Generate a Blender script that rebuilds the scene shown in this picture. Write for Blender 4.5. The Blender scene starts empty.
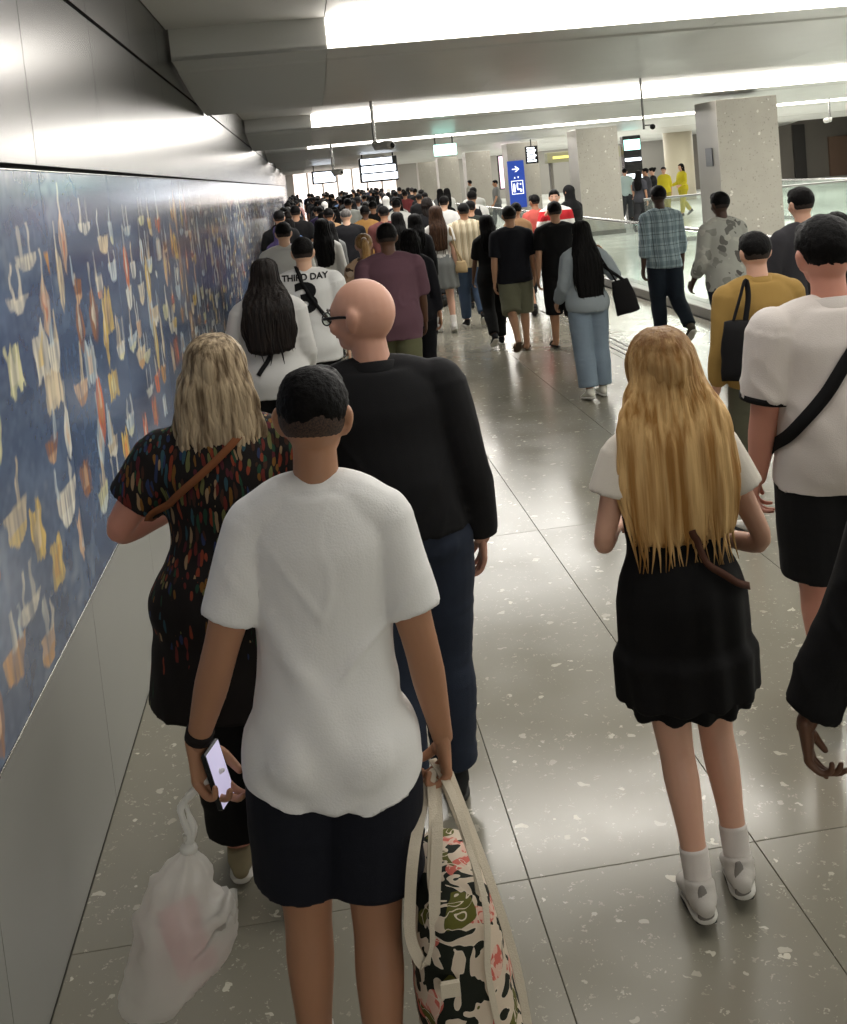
import bpy, math, random
import numpy as np
from mathutils import Vector, Matrix
from mathutils.bvhtree import BVHTree

# ------------------------------------------------------------------ camera, world, exposure
scene = bpy.context.scene
COL = scene.collection
cam_data = bpy.data.cameras.new('camera')
cam = bpy.data.objects.new('camera', cam_data)
COL.objects.link(cam)
cam_data.sensor_fit = 'VERTICAL'
cam_data.sensor_height = 36.0
cam_data.sensor_width = 36.0
cam_data.lens = 1080.0 * 36.0 / 1024.0
cam_data.shift_y = -(512.0 - 271.0) / 1024.0
cam_data.clip_start = 0.05
cam_data.clip_end = 400
CAM_H = 2.1
_r = ((0.9890874, -0.10327695, 0.10507132),
      (-0.11327376, -0.0770445, 0.99057216),
      (-0.09420811, -0.99166427, -0.08790231))
cam.matrix_world = Matrix(((_r[0][0], -_r[0][1], -_r[0][2], 0.0),
                           (_r[1][0], -_r[1][1], -_r[1][2], 0.0),
                           (_r[2][0], -_r[2][1], -_r[2][2], CAM_H),
                           (0, 0, 0, 1)))
scene.camera = cam
world = bpy.data.worlds.new('world')
scene.world = world
world.use_nodes = True
world.node_tree.nodes['Background'].inputs[0].default_value = (0.75, 0.78, 0.8, 1)
world.node_tree.nodes['Background'].inputs[1].default_value = 0.25
scene.view_settings.view_transform = 'Standard'
scene.view_settings.look = 'None'
scene.view_settings.gamma = 1.0
scene.view_settings.exposure = 0.25
STRIP_POWER = 6.0
BAY = 11.0
BAY_OFF = 8.3
NBAY = 7
def strip_light(k):
    y = BAY_OFF + BAY * k - 0.03
    l = bpy.data.lights.new('ceiling_strip_lamp', 'AREA')
    l.shape = 'RECTANGLE'
    l.size = 24.0
    l.size_y = 0.22
    l.energy = 215.0
    l.color = (1.0, 0.97, 0.92)
    o = bpy.data.objects.new('ceiling_strip_lamp', l)
    COL.objects.link(o)
    o.location = (12.4, y, 3.24)
    o.rotation_euler = (math.radians(-68), 0, 0)
    return o
for k in range(-2, NBAY):
    strip_light(k)

# broad fill lamps added to even out the light, in the raised part of each bay, hidden from here by the low edge before them
def added_fill(k, x, w, e):
    l = bpy.data.lights.new('added_fill_lamp', 'AREA')
    l.shape = 'RECTANGLE'
    l.size = w
    l.size_y = 4.5
    l.energy = e
    l.color = (1.0, 0.972, 0.925)
    o = bpy.data.objects.new('added_fill_lamp', l)
    COL.objects.link(o)
    o.location = (x, 11.13 + BAY * k + 4.0, 3.33)
    return o
for k in range(-2, NBAY - 1):
    added_fill(k, 2.2, 5.0, {-2: 400.0, -1: 115.0}.get(k, 270.0))
    added_fill(k, 17.0, 18.0, 620.0)

RNG = random.Random(7)
R = math.radians

# ------------------------------------------------------------------ helpers
def tag(o, label=None, cat=None, group=None, kind=None):
    if label: o['label'] = label
    if cat: o['category'] = cat
    if group: o['group'] = group
    if kind: o['kind'] = kind
    return o

def empty(name, loc=(0, 0, 0), rz=0.0, label=None, cat=None, group=None, kind=None):
    o = bpy.data.objects.new(name, None)
    COL.objects.link(o)
    o.location = loc
    o.rotation_euler = (0, 0, rz)
    o.empty_display_size = 0.1
    return tag(o, label, cat, group, kind)

class Shell:
    """verts and faces gathered from simple pieces"""
    def __init__(self):
        self.v = []; self.f = []; self.n = 0
    def add(self, v, f):
        v = np.asarray(v, float)
        self.v.append(v)
        n = self.n
        self.f += [tuple(i + n for i in q) for q in f]
        self.n += len(v)
        return self
    def verts(self):
        return np.concatenate(self.v) if self.v else np.zeros((0, 3))
    def box(self, x0, x1, y0, y1, z0, z1):
        v = [(x, y, z) for z in (z0, z1) for y in (y0, y1) for x in (x0, x1)]
        return self.add(v, [(0, 2, 3, 1), (4, 5, 7, 6), (0, 1, 5, 4), (2, 6, 7, 3), (0, 4, 6, 2), (1, 3, 7, 5)])
    def bevbox(self, x0, x1, y0, y1, z0, z1, b=0.004):
        x, y, z = sorted((x0, x1)), sorted((y0, y1)), sorted((z0, z1))
        v = []
        for zi, zz in enumerate((z[0], z[0] + b, z[1] - b, z[1])):
            e = b if zi in (0, 3) else 0
            for (cx, cy) in ((x[0] + e, y[0] + e), (x[1] - e, y[0] + e), (x[1] - e, y[1] - e), (x[0] + e, y[1] - e)):
                v.append((cx, cy, zz))
        f = [(3, 2, 1, 0), (12, 13, 14, 15)]
        for k in range(3):
            for i in range(4):
                j = (i + 1) % 4
                f.append((k * 4 + i, k * 4 + j, k * 4 + 4 + j, k * 4 + 4 + i))
        return self.add(v, f)
    def cyl(self, p0, p1, r, r1=None, n=14):
        return self.add(*tube([p0, p1], [r, r if r1 is None else r1], n=n, cap=False, sub=1))

def spline(P, sub):
    P = np.asarray(P, float)
    if sub <= 1 or len(P) < 3:
        return P
    out = []
    Q = np.vstack([2 * P[0] - P[1], P, 2 * P[-1] - P[-2]])
    for i in range(1, len(Q) - 2):
        p0, p1, p2, p3 = Q[i - 1], Q[i], Q[i + 1], Q[i + 2]
        for s in range(sub):
            t = s / sub
            out.append(0.5 * ((2 * p1) + (-p0 + p2) * t + (2 * p0 - 5 * p1 + 4 * p2 - p3) * t * t
                              + (-p0 + 3 * p1 - 3 * p2 + p3) * t ** 3))
    out.append(P[-1])
    return np.array(out)

def tube(P, rx, ry=None, side=None, n=16, cap=True, sub=3):
    """closed tube through points; rx along the side vector, ry across it; round caps if cap"""
    P = np.asarray(P, float)
    rx = np.full(len(P), rx, float) if np.isscalar(rx) else np.asarray(rx, float)
    ry = rx if ry is None else (np.full(len(P), ry, float) if np.isscalar(ry) else np.asarray(ry, float))
    D = spline(np.column_stack([P, rx, ry]), sub)
    P, rx, ry = D[:, :3], np.maximum(D[:, 3], 1e-4), np.maximum(D[:, 4], 1e-4)
    T = np.gradient(P, axis=0)
    T /= np.maximum(np.linalg.norm(T, axis=1)[:, None], 1e-9)
    s = np.array(side if side is not None else ((1, 0, 0) if abs(T[0][0]) < 0.9 else (0, 1, 0)), float)
    if cap:
        pre, post = [], []
        for a in (75, 45, 20):
            ca, sa = math.cos(R(a)), math.sin(R(a))
            pre.append(np.r_[P[0] - T[0] * sa * min(rx[0], ry[0]), rx[0] * ca, ry[0] * ca])
            post.append(np.r_[P[-1] + T[-1] * sa * min(rx[-1], ry[-1]), rx[-1] * ca, ry[-1] * ca])
        D = np.vstack([pre, np.column_stack([P, rx, ry]), post[::-1]])
        T = np.vstack([[T[0]] * 3, T, [T[-1]] * 3])
        P, rx, ry = D[:, :3], D[:, 3], D[:, 4]
    ang = np.arange(n) * 2 * math.pi / n
    ca, sa = np.cos(ang), np.sin(ang)
    V = []
    for i in range(len(P)):
        s = s - T[i] * s.dot(T[i])
        s /= max(np.linalg.norm(s), 1e-9)
        b = np.cross(T[i], s)
        V.append(P[i] + np.outer(ca * rx[i], s) + np.outer(sa * ry[i], b))
    V = np.concatenate(V)
    m = len(P)
    F = []
    for i in range(m - 1):
        for j in range(n):
            k = (j + 1) % n
            F.append((i * n + j, i * n + k, (i + 1) * n + k, (i + 1) * n + j))
    F.append(tuple(range(n))[::-1])
    F.append(tuple((m - 1) * n + j for j in range(n)))
    return V, F

def ball(c, r, n=16, m=10):
    r = np.array([r, r, r] if np.isscalar(r) else r, float)
    V = [(0, 0, -1)]
    for i in range(1, m):
        t = -math.pi / 2 + math.pi * i / m
        for j in range(n):
            a = 2 * math.pi * j / n
            V.append((math.cos(t) * math.cos(a), math.cos(t) * math.sin(a), math.sin(t)))
    V.append((0, 0, 1))
    F = []
    for j in range(n):
        k = (j + 1) % n
        F.append((0, 1 + k, 1 + j))
        F.append((len(V) - 1, 1 + (m - 2) * n + j, 1 + (m - 2) * n + k))
        for i in range(m - 2):
            F.append((1 + i * n + j, 1 + i * n + k, 1 + (i + 1) * n + k, 1 + (i + 1) * n + j))
    return np.array(V) * r + np.array(c, float), F

def mesh_from(v, f, name='mesh', smooth=False):
    me = bpy.data.meshes.new(name)
    me.from_pydata([tuple(p) for p in v], [], f)
    if smooth:
        me.shade_smooth()
    me.update()
    return me

def put(name, me, mat, parent=None, loc=None):
    o = bpy.data.objects.new(name, me)
    COL.objects.link(o)
    if mat is not None:
        me.materials.clear()
        me.materials.append(mat)
    if parent is not None:
        o.parent = parent
    if loc is not None:
        o.location = loc
    return o

def build(name, shell, mat, parent=None, smooth=False, loc=None):
    return put(name, mesh_from(shell.verts(), shell.f, name, smooth), mat, parent, loc)

def noise3(p, seed=0):
    p = np.asarray(p, float) + seed * 17.31
    i = np.floor(p).astype(np.int64)
    f = p - i
    f = f * f * (3 - 2 * f)
    def h(a, b, c):
        n = (a * 374761393 + b * 668265263 + c * 2147483647 + 1013904223) & 0x7fffffff
        n = ((n ^ (n >> 13)) * 1274126177) & 0x7fffffff
        n = n ^ (n >> 16)
        return (n & 0xffff) / 65535.0
    x, y, z = i[:, 0], i[:, 1], i[:, 2]
    r = 0
    for dx in (0, 1):
        wx = f[:, 0] if dx else 1 - f[:, 0]
        for dy in (0, 1):
            wy = f[:, 1] if dy else 1 - f[:, 1]
            for dz in (0, 1):
                wz = f[:, 2] if dz else 1 - f[:, 2]
                r = r + wx * wy * wz * h(x + dx, y + dy, z + dz)
    return r * 2 - 1

def remesh(shell, voxel, smooth=4, name='mesh', pre=None):
    """fuse overlapping closed shells into one continuous surface"""
    me = mesh_from(shell.verts(), shell.f, name)
    o = bpy.data.objects.new('tmp', me)
    work_scene = bpy.data.scenes.new('work')      # a scratch scene keeps each fuse quick
    work_scene.collection.objects.link(o)
    m = o.modifiers.new('r', 'REMESH')
    m.mode = 'VOXEL'; m.voxel_size = voxel; m.adaptivity = 0.0
    if smooth:
        s = o.modifiers.new('s', 'SMOOTH')
        s.factor = 0.5; s.iterations = smooth
    vl = work_scene.view_layers[0]
    vl.update()
    out = bpy.data.meshes.new_from_object(o.evaluated_get(vl.depsgraph))
    bpy.data.objects.remove(o)
    bpy.data.meshes.remove(me)
    bpy.data.scenes.remove(work_scene)
    out.name = name
    out.shade_smooth()
    return out

def coords(me):
    a = np.empty(len(me.vertices) * 3, np.float32)
    me.vertices.foreach_get('co', a)
    return a.reshape(-1, 3).astype(float)

def normals(me):
    a = np.empty(len(me.vertices) * 3, np.float32)
    me.vertices.foreach_get('normal', a)
    return a.reshape(-1, 3).astype(float)

def setco(me, c):
    me.vertices.foreach_set('co', np.asarray(c, np.float32).ravel())
    me.update()

# ------------------------------------------------------------------ materials
def rgb(h):
    h = h.lstrip('#')
    c = [int(h[i:i + 2], 16) / 255 for i in (0, 2, 4)]
    return tuple(x / 12.92 if x <= 0.04045 else ((x + 0.055) / 1.055) ** 2.4 for x in c) + (1,)

def M(name, color, rough=0.5, metal=0.0, spec=0.5, coat=0.0, var=0.0, vscale=8.0, vstretch=(1, 1, 1),
      bump=0.0, bscale=60.0, bstretch=(1, 1, 1), color2=None, rvar=0.0, emit=None, estr=0.0,
      alpha=1.0, trans=0.0, sheen=0.0, aniso=0.0, coords_='Object', sss=0.0, crough=0.05):
    m = bpy.data.materials.new(name)
    m.use_nodes = True
    nt = m.node_tree
    b = nt.nodes['Principled BSDF']
    c = rgb(color) if isinstance(color, str) else color
    b.inputs['Base Color'].default_value = c
    b.inputs['Roughness'].default_value = rough
    b.inputs['Metallic'].default_value = metal
    b.inputs['Specular IOR Level'].default_value = spec
    b.inputs['Coat Weight'].default_value = coat
    b.inputs['Coat Roughness'].default_value = crough
    b.inputs['Alpha'].default_value = alpha
    b.inputs['Transmission Weight'].default_value = trans
    b.inputs['Sheen Weight'].default_value = sheen
    b.inputs['Anisotropic'].default_value = aniso
    if sss:
        b.inputs['Subsurface Weight'].default_value = sss
        b.inputs['Subsurface Scale'].default_value = 0.02
    if emit:
        b.inputs['Emission Color'].default_value = rgb(emit) if isinstance(emit, str) else emit
        b.inputs['Emission Strength'].default_value = estr
    tc = nt.nodes.new('ShaderNodeTexCoord')
    def noise(scale, stretch, detail=4):
        mp = nt.nodes.new('ShaderNodeMapping')
        mp.inputs['Scale'].default_value = stretch
        nt.links.new(tc.outputs[coords_], mp.inputs['Vector'])
        n = nt.nodes.new('ShaderNodeTexNoise')
        n.inputs['Scale'].default_value = scale
        n.inputs['Detail'].default_value = detail
        nt.links.new(mp.outputs[0], n.inputs['Vector'])
        return n
    if var or color2:
        n = noise(vscale, vstretch)
        mx = nt.nodes.new('ShaderNodeMix'); mx.data_type = 'RGBA'
        if color2:
            c2 = rgb(color2) if isinstance(color2, str) else color2
            mr = nt.nodes.new('ShaderNodeMapRange')
            mr.inputs[1].default_value = 0.38; mr.inputs[2].default_value = 0.62
            nt.links.new(n.outputs[0], mr.inputs[0])
            nt.links.new(mr.outputs[0], mx.inputs[0])
            mx.inputs[6].default_value = c
            mx.inputs[7].default_value = c2
        else:
            nt.links.new(n.outputs[0], mx.inputs[0])
            mx.inputs[6].default_value = tuple(x * (1 - var) for x in c[:3]) + (1,)
            mx.inputs[7].default_value = tuple(min(1, x * (1 + var)) for x in c[:3]) + (1,)
        nt.links.new(mx.outputs[2], b.inputs['Base Color'])
    if rvar:
        n = noise(vscale * 1.7, vstretch)
        mr = nt.nodes.new('ShaderNodeMapRange')
        mr.inputs[1].default_value = 0.3; mr.inputs[2].default_value = 0.7
        mr.inputs[3].default_value = max(0, rough - rvar); mr.inputs[4].default_value = rough + rvar
        nt.links.new(n.outputs[0], mr.inputs[0])
        nt.links.new(mr.outputs[0], b.inputs['Roughness'])
    if bump:
        n = noise(bscale, bstretch)
        bp = nt.nodes.new('ShaderNodeBump')
        bp.inputs['Strength'].default_value = bump
        bp.inputs['Distance'].default_value = 0.01
        nt.links.new(n.outputs[0], bp.inputs['Height'])
        nt.links.new(bp.outputs[0], b.inputs['Normal'])
    return m

def speckle(m, color, fleck, scale, thresh, fleck2=None, scale2=None, thresh2=0.1):
    """terrazzo or granite chips: voronoi cells, only some of which carry a chip"""
    nt = m.node_tree
    b = nt.nodes['Principled BSDF']
    tc = nt.nodes.new('ShaderNodeTexCoord')
    link = b.inputs['Base Color'].links
    src = link[0].from_socket if link else None
    def layer(sc, th, col, prev, keep):
        nz = nt.nodes.new('ShaderNodeTexNoise'); nz.inputs['Scale'].default_value = sc * 1.5
        nt.links.new(tc.outputs['Object'], nz.inputs['Vector'])
        ad = nt.nodes.new('ShaderNodeMix'); ad.data_type = 'VECTOR'
        ad.inputs[0].default_value = 0.06
        nt.links.new(tc.outputs['Object'], ad.inputs[4]); nt.links.new(nz.outputs['Color'], ad.inputs[5])
        v = nt.nodes.new('ShaderNodeTexVoronoi'); v.inputs['Scale'].default_value = sc
        nt.links.new(ad.outputs[1], v.inputs['Vector'])
        sx = nt.nodes.new('ShaderNodeSeparateColor'); nt.links.new(v.outputs['Color'], sx.inputs[0])
        # size varies by cell; only cells above keep carry a chip
        mul = nt.nodes.new('ShaderNodeMapRange')
        mul.inputs[1].default_value = keep; mul.inputs[2].default_value = 1.0
        mul.inputs[3].default_value = 0.0; mul.inputs[4].default_value = th
        nt.links.new(sx.outputs[0], mul.inputs[0])
        lt = nt.nodes.new('ShaderNodeMath'); lt.operation = 'LESS_THAN'
        nt.links.new(v.outputs['Distance'], lt.inputs[0]); nt.links.new(mul.outputs[0], lt.inputs[1])
        fac = nt.nodes.new('ShaderNodeMath'); fac.operation = 'MULTIPLY'; 
        nt.links.new(lt.outputs[0], fac.inputs[0])
        mr2 = nt.nodes.new('ShaderNodeMapRange'); mr2.inputs[3].default_value = 0.35; mr2.inputs[4].default_value = 1.0
        nt.links.new(sx.outputs[1], mr2.inputs[0]); nt.links.new(mr2.outputs[0], fac.inputs[1])
        mx = nt.nodes.new('ShaderNodeMix'); mx.data_type = 'RGBA'
        nt.links.new(fac.outputs[0], mx.inputs[0])
        if prev is not None: nt.links.new(prev, mx.inputs[6])
        else: mx.inputs[6].default_value = rgb(color)
        mx.inputs[7].default_value = rgb(col)
        return mx.outputs[2]
    s = layer(scale, thresh, fleck, src, 0.55)
    if fleck2:
        s = layer(scale2, thresh2, fleck2, s, 0.5)
    nt.links.new(s, b.inputs['Base Color'])
    return m

MAT = {}
MAT['floor'] = speckle(M('terrazzo_floor', '#827e71', rough=0.19, var=0.12, vscale=1.3, rvar=0.05),
                       '#827e71', '#c4bfae', 17.0, 0.30, '#a9a596', 46.0, 0.38)
MAT['floor_far'] = M('pale_floor', '#d6d9d2', rough=0.18, var=0.06, vscale=0.8, rvar=0.05)
MAT['joint'] = M('dark_joint', '#5c5a52', rough=0.5)
MAT['stone_panel'] = M('grey_stone_panel', '#8b8b85', rough=0.4, var=0.05, vscale=2.0)
MAT['steel'] = M('brushed_steel_panel', '#4b4a49', rough=0.27, metal=1.0)
MAT['steel_trim'] = M('steel_trim', '#a5a5a3', rough=0.25, metal=1.0)
MAT['black'] = M('black_gap', '#080808', rough=0.9)
MAT['soffit'] = M('grey_ceiling_panel', '#c6c5c1', rough=0.36, metal=0.15, var=0.05, vscale=0.7, rvar=0.06)
MAT['soffit_side'] = M('matt_grey_ceiling_panel', '#bdbebb', rough=0.55, var=0.04, vscale=0.7)
MAT['ceiling'] = M('upper_ceiling', '#c6c5c1', rough=0.6)
MAT['diffuser'] = M('light_diffuser', '#ffffff', rough=0.5, emit='#fff6ea', estr=STRIP_POWER)
MAT['granite'] = speckle(M('column_granite', '#a19c92', rough=0.33, var=0.12, vscale=3.0, bump=0.02, bscale=80),
                         '#a19c92', '#e6e2d8', 9.0, 0.24, '#847f78', 30.0, 0.45)
MAT['granite_plain'] = M('column_side_stone', '#8f8b84', rough=0.4, var=0.06, vscale=2)
def glass_mat(name, color, alpha, rough=0.02):
    m = bpy.data.materials.new(name); m.use_nodes = True
    nt = m.node_tree; nt.nodes.clear()
    out = nt.nodes.new('ShaderNodeOutputMaterial')
    tr = nt.nodes.new('ShaderNodeBsdfTransparent'); tr.inputs[0].default_value = rgb(color)
    gl = nt.nodes.new('ShaderNodeBsdfGlossy'); gl.inputs['Roughness'].default_value = rough
    di = nt.nodes.new('ShaderNodeBsdfDiffuse'); di.inputs[0].default_value = rgb(color)
    fr = nt.nodes.new('ShaderNodeFresnel'); fr.inputs[0].default_value = 1.5
    m1 = nt.nodes.new('ShaderNodeMixShader'); m1.inputs[0].default_value = alpha
    nt.links.new(tr.outputs[0], m1.inputs[1]); nt.links.new(di.outputs[0], m1.inputs[2])
    m2 = nt.nodes.new('ShaderNodeMixShader')
    ge = nt.nodes.new('ShaderNodeNewGeometry')
    mu = nt.nodes.new('ShaderNodeMath'); mu.operation = 'SUBTRACT'; mu.use_clamp = True
    nt.links.new(fr.outputs[0], mu.inputs[0]); nt.links.new(ge.outputs['Backfacing'], mu.inputs[1])
    nt.links.new(mu.outputs[0], m2.inputs[0])
    nt.links.new(m1.outputs[0], m2.inputs[1]); nt.links.new(gl.outputs[0], m2.inputs[2])
    nt.links.new(m2.outputs[0], out.inputs[0])
    return m
MAT['glass'] = glass_mat('balustrade_glass', '#f6fbf8', 0.05)
MAT['glass_green'] = glass_mat('green_edge_glass', '#f3f8f5', 0.09)
MAT['white_paint'] = M('white_paint', '#dcdcd8', rough=0.5)
MAT['screen_black'] = M('screen_black', '#0c0d10', rough=0.25)
MAT['screen_lit'] = M('lit_panel', '#ffffff', rough=0.4, emit='#e9f2ff', estr=3.2)
MAT['exit_lit'] = M('exit_sign_lit', '#c9fff2', rough=0.4, emit='#b9fff0', estr=2.6)
MAT['dark_wall'] = M('far_dark_wall', '#6a655e', rough=0.6, var=0.1, vscale=0.6)
MAT['far_wall'] = M('far_wall', '#8a8780', rough=0.6)
MAT['blue_sign'] = M('blue_sign_face', '#1d3f9c', rough=0.4, emit='#1d3f9c', estr=0.35)
MAT['sign_white'] = M('sign_white', '#f0f4ff', rough=0.4, emit='#ffffff', estr=0.8)
MAT['camera_body'] = M('camera_housing', '#b8b6b0', rough=0.4)

# ------------------------------------------------------------------ the setting
WX = -0.87
Y0, Y1 = -7.0, 74.0
# floor slabs
floor = build('floor', Shell().box(WX - 0.4, 5.3, Y0, Y1, -0.3, -0.012), MAT['joint'])
tag(floor, kind='structure')
slab_x = [-0.868, 0.46, 1.20, 2.40, 3.22]
slab_edges = [(-0.868, 0.46), (0.46, 1.16), (1.16, 2.16), (2.16, 3.16), (3.16, 3.52), (3.52, 4.78)]
SL = 3.0
slab_mesh = {}
g = 0.0011
for i, (a, b) in enumerate(slab_edges):
    w = b - a
    key = round(w, 3)
    if key not in slab_mesh:
        s = Shell().bevbox(g, w - g, g, SL - g, -0.03, 0.0, 0.0015)
        slab_mesh[key] = mesh_from(s.verts(), s.f, 'slab')
        slab_mesh[key].materials.append(MAT['floor'])
    y = 3.0 - SL * 4
    while y < Y1:
        put('slab', slab_mesh[key], None, floor, (a, y, 0)).data = slab_mesh[key]
        y += SL
# three dark guide bars let into the floor
for i in range(3):
    x = 3.24 + i * 0.085
    put('guide_bar', mesh_from(*(lambda s: (s.verts(), s.f))(Shell().bevbox(x, x + 0.028, 10.3, 15.2, -0.01, 0.005, 0.002)), 'guide_bar'),
        MAT['joint'], floor)
floor_r = build('floor', Shell().box(5.3, 46, Y0, Y1, -0.3, 0.0), MAT['floor_far'])
tag(floor_r, kind='structure')

# left wall: stone dado, painted glass mural, steel panels
wall = build('wall_left', Shell().box(WX - 0.35, WX - 0.035, Y0, Y1, -0.1, 3.6), MAT['black'])
tag(wall, kind='structure')
PW = 1.292
first = 3.784 - PW * 8
npan = int((Y1 - first) / PW)

def panel_mesh(h, mat, name, gap=0.003, b=0.003, thick=0.03):
    s = Shell().bevbox(-thick, 0, gap, PW - gap, 0, h, b)
    me = mesh_from(s.verts(), s.f, name)
    me.materials.append(mat)
    return me
low_mesh = panel_mesh(0.742, MAT['stone_panel'], 'stone_panel', 0.002, 0.0015)
up_mesh = panel_mesh(0.685, MAT['steel'], 'steel_panel', 0.0025, 0.002)
top_mesh = panel_mesh(0.42, MAT['steel'], 'steel_panel', 0.0025, 0.002)

# --- the mural print: painted boats on blue, one colour attribute per panel face
def mural_colors(seed, ny, nz, W, Hh):
    rs = np.random.RandomState(seed)
    yy, zz = np.meshgrid(np.linspace(0, W, ny), np.linspace(0, Hh, nz), indexing='ij')
    P = np.column_stack([yy.ravel(), zz.ravel(), np.full(yy.size, seed * 3.7)])
    def nz_(sx, sz, s):
        return noise3(P * np.array([sx, sz, 1.0]), s).reshape(yy.shape)
    n1 = nz_(2, 5, 1) * 0.6 + nz_(9, 14, 2) * 0.35 + nz_(30, 45, 3) * 0.35
    n2 = nz_(4, 3, 5) * 0.6 + nz_(16, 22, 6) * 0.5
    deep = np.array([0.050, 0.078, 0.155]); mid = np.array([0.125, 0.18, 0.29]); pale = np.array([0.27, 0.33, 0.41])
    t = np.clip(0.5 + 0.75 * n1, 0, 1)[..., None]
    u = np.clip((n2 - 0.15) * 1.5, 0, 1)[..., None]
    C = deep * (1 - t) + mid * t
    C = C * (1 - u * 0.75) + pale * u * 0.75
    cols = [(0.75, 0.62, 0.42), (0.80, 0.74, 0.60), (0.66, 0.17, 0.06), (0.58, 0.30, 0.10), (0.78, 0.55, 0.16),
            (0.62, 0.70, 0.72), (0.75, 0.72, 0.42), (0.35, 0.16, 0.08), (0.82, 0.80, 0.70), (0.72, 0.48, 0.30)]
    wob = nz_(18, 22, 9) * 0.022
    wob2 = nz_(20, 60, 11) * 0.010
    stre = nz_(60, 8, 13)
    def paint(mask, col, op=0.95):
        nonlocal C
        m = np.clip(mask / 0.006 + 0.5, 0, 1)[..., None] * op * np.clip(0.75 + 0.45 * stre[..., None], 0.25, 1)
        C = C * (1 - m) + (np.array(col) * (1 + 0.22 * stre[..., None])) * m
    rows = 9
    for r in range(rows):
        for c in range(4):
            cy = (c + 0.5 + rs.uniform(-.32, .32) + (0.5 if r % 2 else 0)) * W / 4
            cz = (r + 0.5 + rs.uniform(-.25, .25)) * Hh / rows
            if rs.rand() < 0.08 or cz > Hh - 0.12 or cz < 0.1: continue
            w = rs.uniform(0.075, 0.15); h = rs.uniform(0.06, 0.115)
            col = cols[rs.randint(len(cols))]; col2 = cols[rs.randint(len(cols))]
            dy = yy - cy + wob; dz = zz - cz + wob2
            kind = rs.randint(6)
            if kind <= 2:      # hull: wide above, rounded below, with masts and sails over it
                hw = w * np.clip(1 + dz / h * 0.45, 0.05, 1)
                hull = np.minimum(hw - np.abs(dy), np.minimum(-dz + 0.006 * rs.uniform(0, 3), dz + h * (1 - (dy / w) ** 2 * 0.6)))
                paint(hull, col)
                if rs.rand() < .5:
                    paint(np.minimum(hull, -dz - h * .55), col2, .8)
                for q in range(rs.randint(1, 4)):
                    my = rs.uniform(-w * .8, w * .8); mh = rs.uniform(0.06, 0.17)
                    sl = rs.uniform(-.15, .15)
                    mw = rs.uniform(0.012, 0.03)
                    paint(np.minimum(mw * (1.1 - np.clip(dz / mh, 0, 1) * .6) - np.abs(dy - my - dz * sl), np.minimum(dz + .005, mh - dz)), cols[rs.choice([1, 5, 8, 0])], .85)
            elif kind == 3:    # upright spindle seen end on
                hh = h * 1.5
                paint(w * .6 * (1 - (dz / hh) ** 2) - np.abs(dy), col)
                paint(w * .22 * (1 - (dz / (hh * .5)) ** 2) - np.abs(dy + .004), col2, .8)
                paint(np.minimum(.013 - np.abs(dy), np.minimum(dz, hh + .09 - dz)), cols[1], .6)
            elif kind == 4:    # ragged sail
                hh = h * 1.3
                rag = nz_(55, 6, rs.randint(99)) * 0.035
                paint(np.minimum(w * .75 - np.abs(dy + dz * .15), np.minimum(dz + hh * .7 + rag * .5, hh * .6 - dz + rag)), col)
                paint(np.minimum(w * .35 - np.abs(dy - dz * .2), np.minimum(dz + hh * .4, hh * .3 - dz + rag)), col2, .7)
            else:              # pair of thin masts and a crescent
                paint(np.minimum(.028 - np.abs(np.hypot(dy * .6, dz - .05) - .055), -dz + .02), cols[rs.choice([1, 5, 8, 6])], .8)
                for q in (-1, 1):
                    paint(np.minimum(.014 - np.abs(dy - q * w * .5), np.minimum(dz, .12 - dz)), cols[1], .7)
    return C

def mural_mesh(seed, res):
    W, Hh = PW - 0.007, 1.476
    ny, nz = int(W / res) + 1, int(Hh / res) + 1
    C = mural_colors(seed, ny, nz, W, Hh)
    yy, zz = np.meshgrid(np.linspace(0.0035, 0.0035 + W, ny), np.linspace(0, Hh, nz), indexing='ij')
    v = np.column_stack([np.zeros(yy.size), yy.ravel(), zz.ravel()])
    idx = np.arange(ny * nz).reshape(ny, nz)
    q = np.stack([idx[:-1, :-1], idx[1:, :-1], idx[1:, 1:], idx[:-1, 1:]], -1).reshape(-1, 4)
    back = [(-0.03, 0.0035, 0), (-0.03, 0.0035 + W, 0), (-0.03, 0.0035 + W, Hh), (-0.03, 0.0035, Hh)]
    n0 = len(v)
    v = np.vstack([v, back])
    ends = [idx[0, 0], idx[-1, 0], idx[-1, -1], idx[0, -1]]
    extra = [(ends[0], n0, n0 + 1, ends[1]), (ends[1], n0 + 1, n0 + 2, ends[2]), (ends[2], n0 + 2, n0 + 3, ends[3]),
             (ends[3], n0 + 3, n0, ends[0])]
    allq = np.vstack([q, np.array(extra)]).astype(np.int32)
    me = bpy.data.meshes.new('mural_panel')
    me.vertices.add(len(v)); me.vertices.foreach_set('co', v.astype(np.float32).ravel())
    me.loops.add(allq.size); me.loops.foreach_set('vertex_index', allq.ravel())
    me.polygons.add(len(allq))
    me.polygons.foreach_set('loop_start', np.arange(0, allq.size, 4, dtype=np.int32))
    me.polygons.foreach_set('loop_total', np.full(len(allq), 4, np.int32))
    me.update(calc_edges=True)
    ca = me.color_attributes.new('print', 'FLOAT_COLOR', 'POINT')
    a = np.ones((len(v), 4), np.float32)
    a[:ny * nz, :3] = C.reshape(-1, 3)
    a[ny * nz:, :3] = (0.1, 0.15, 0.3)
    ca.data.foreach_set('color', a.ravel())
    return me
mm = M('mural_glass', '#3c5a8c', rough=0.16, coat=0.0, spec=0.65)
nt = mm.node_tree
at = nt.nodes.new('ShaderNodeAttribute'); at.attribute_name = 'print'
nt.links.new(at.outputs['Color'], nt.nodes['Principled BSDF'].inputs['Base Color'])
MAT['mural'] = mm
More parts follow.
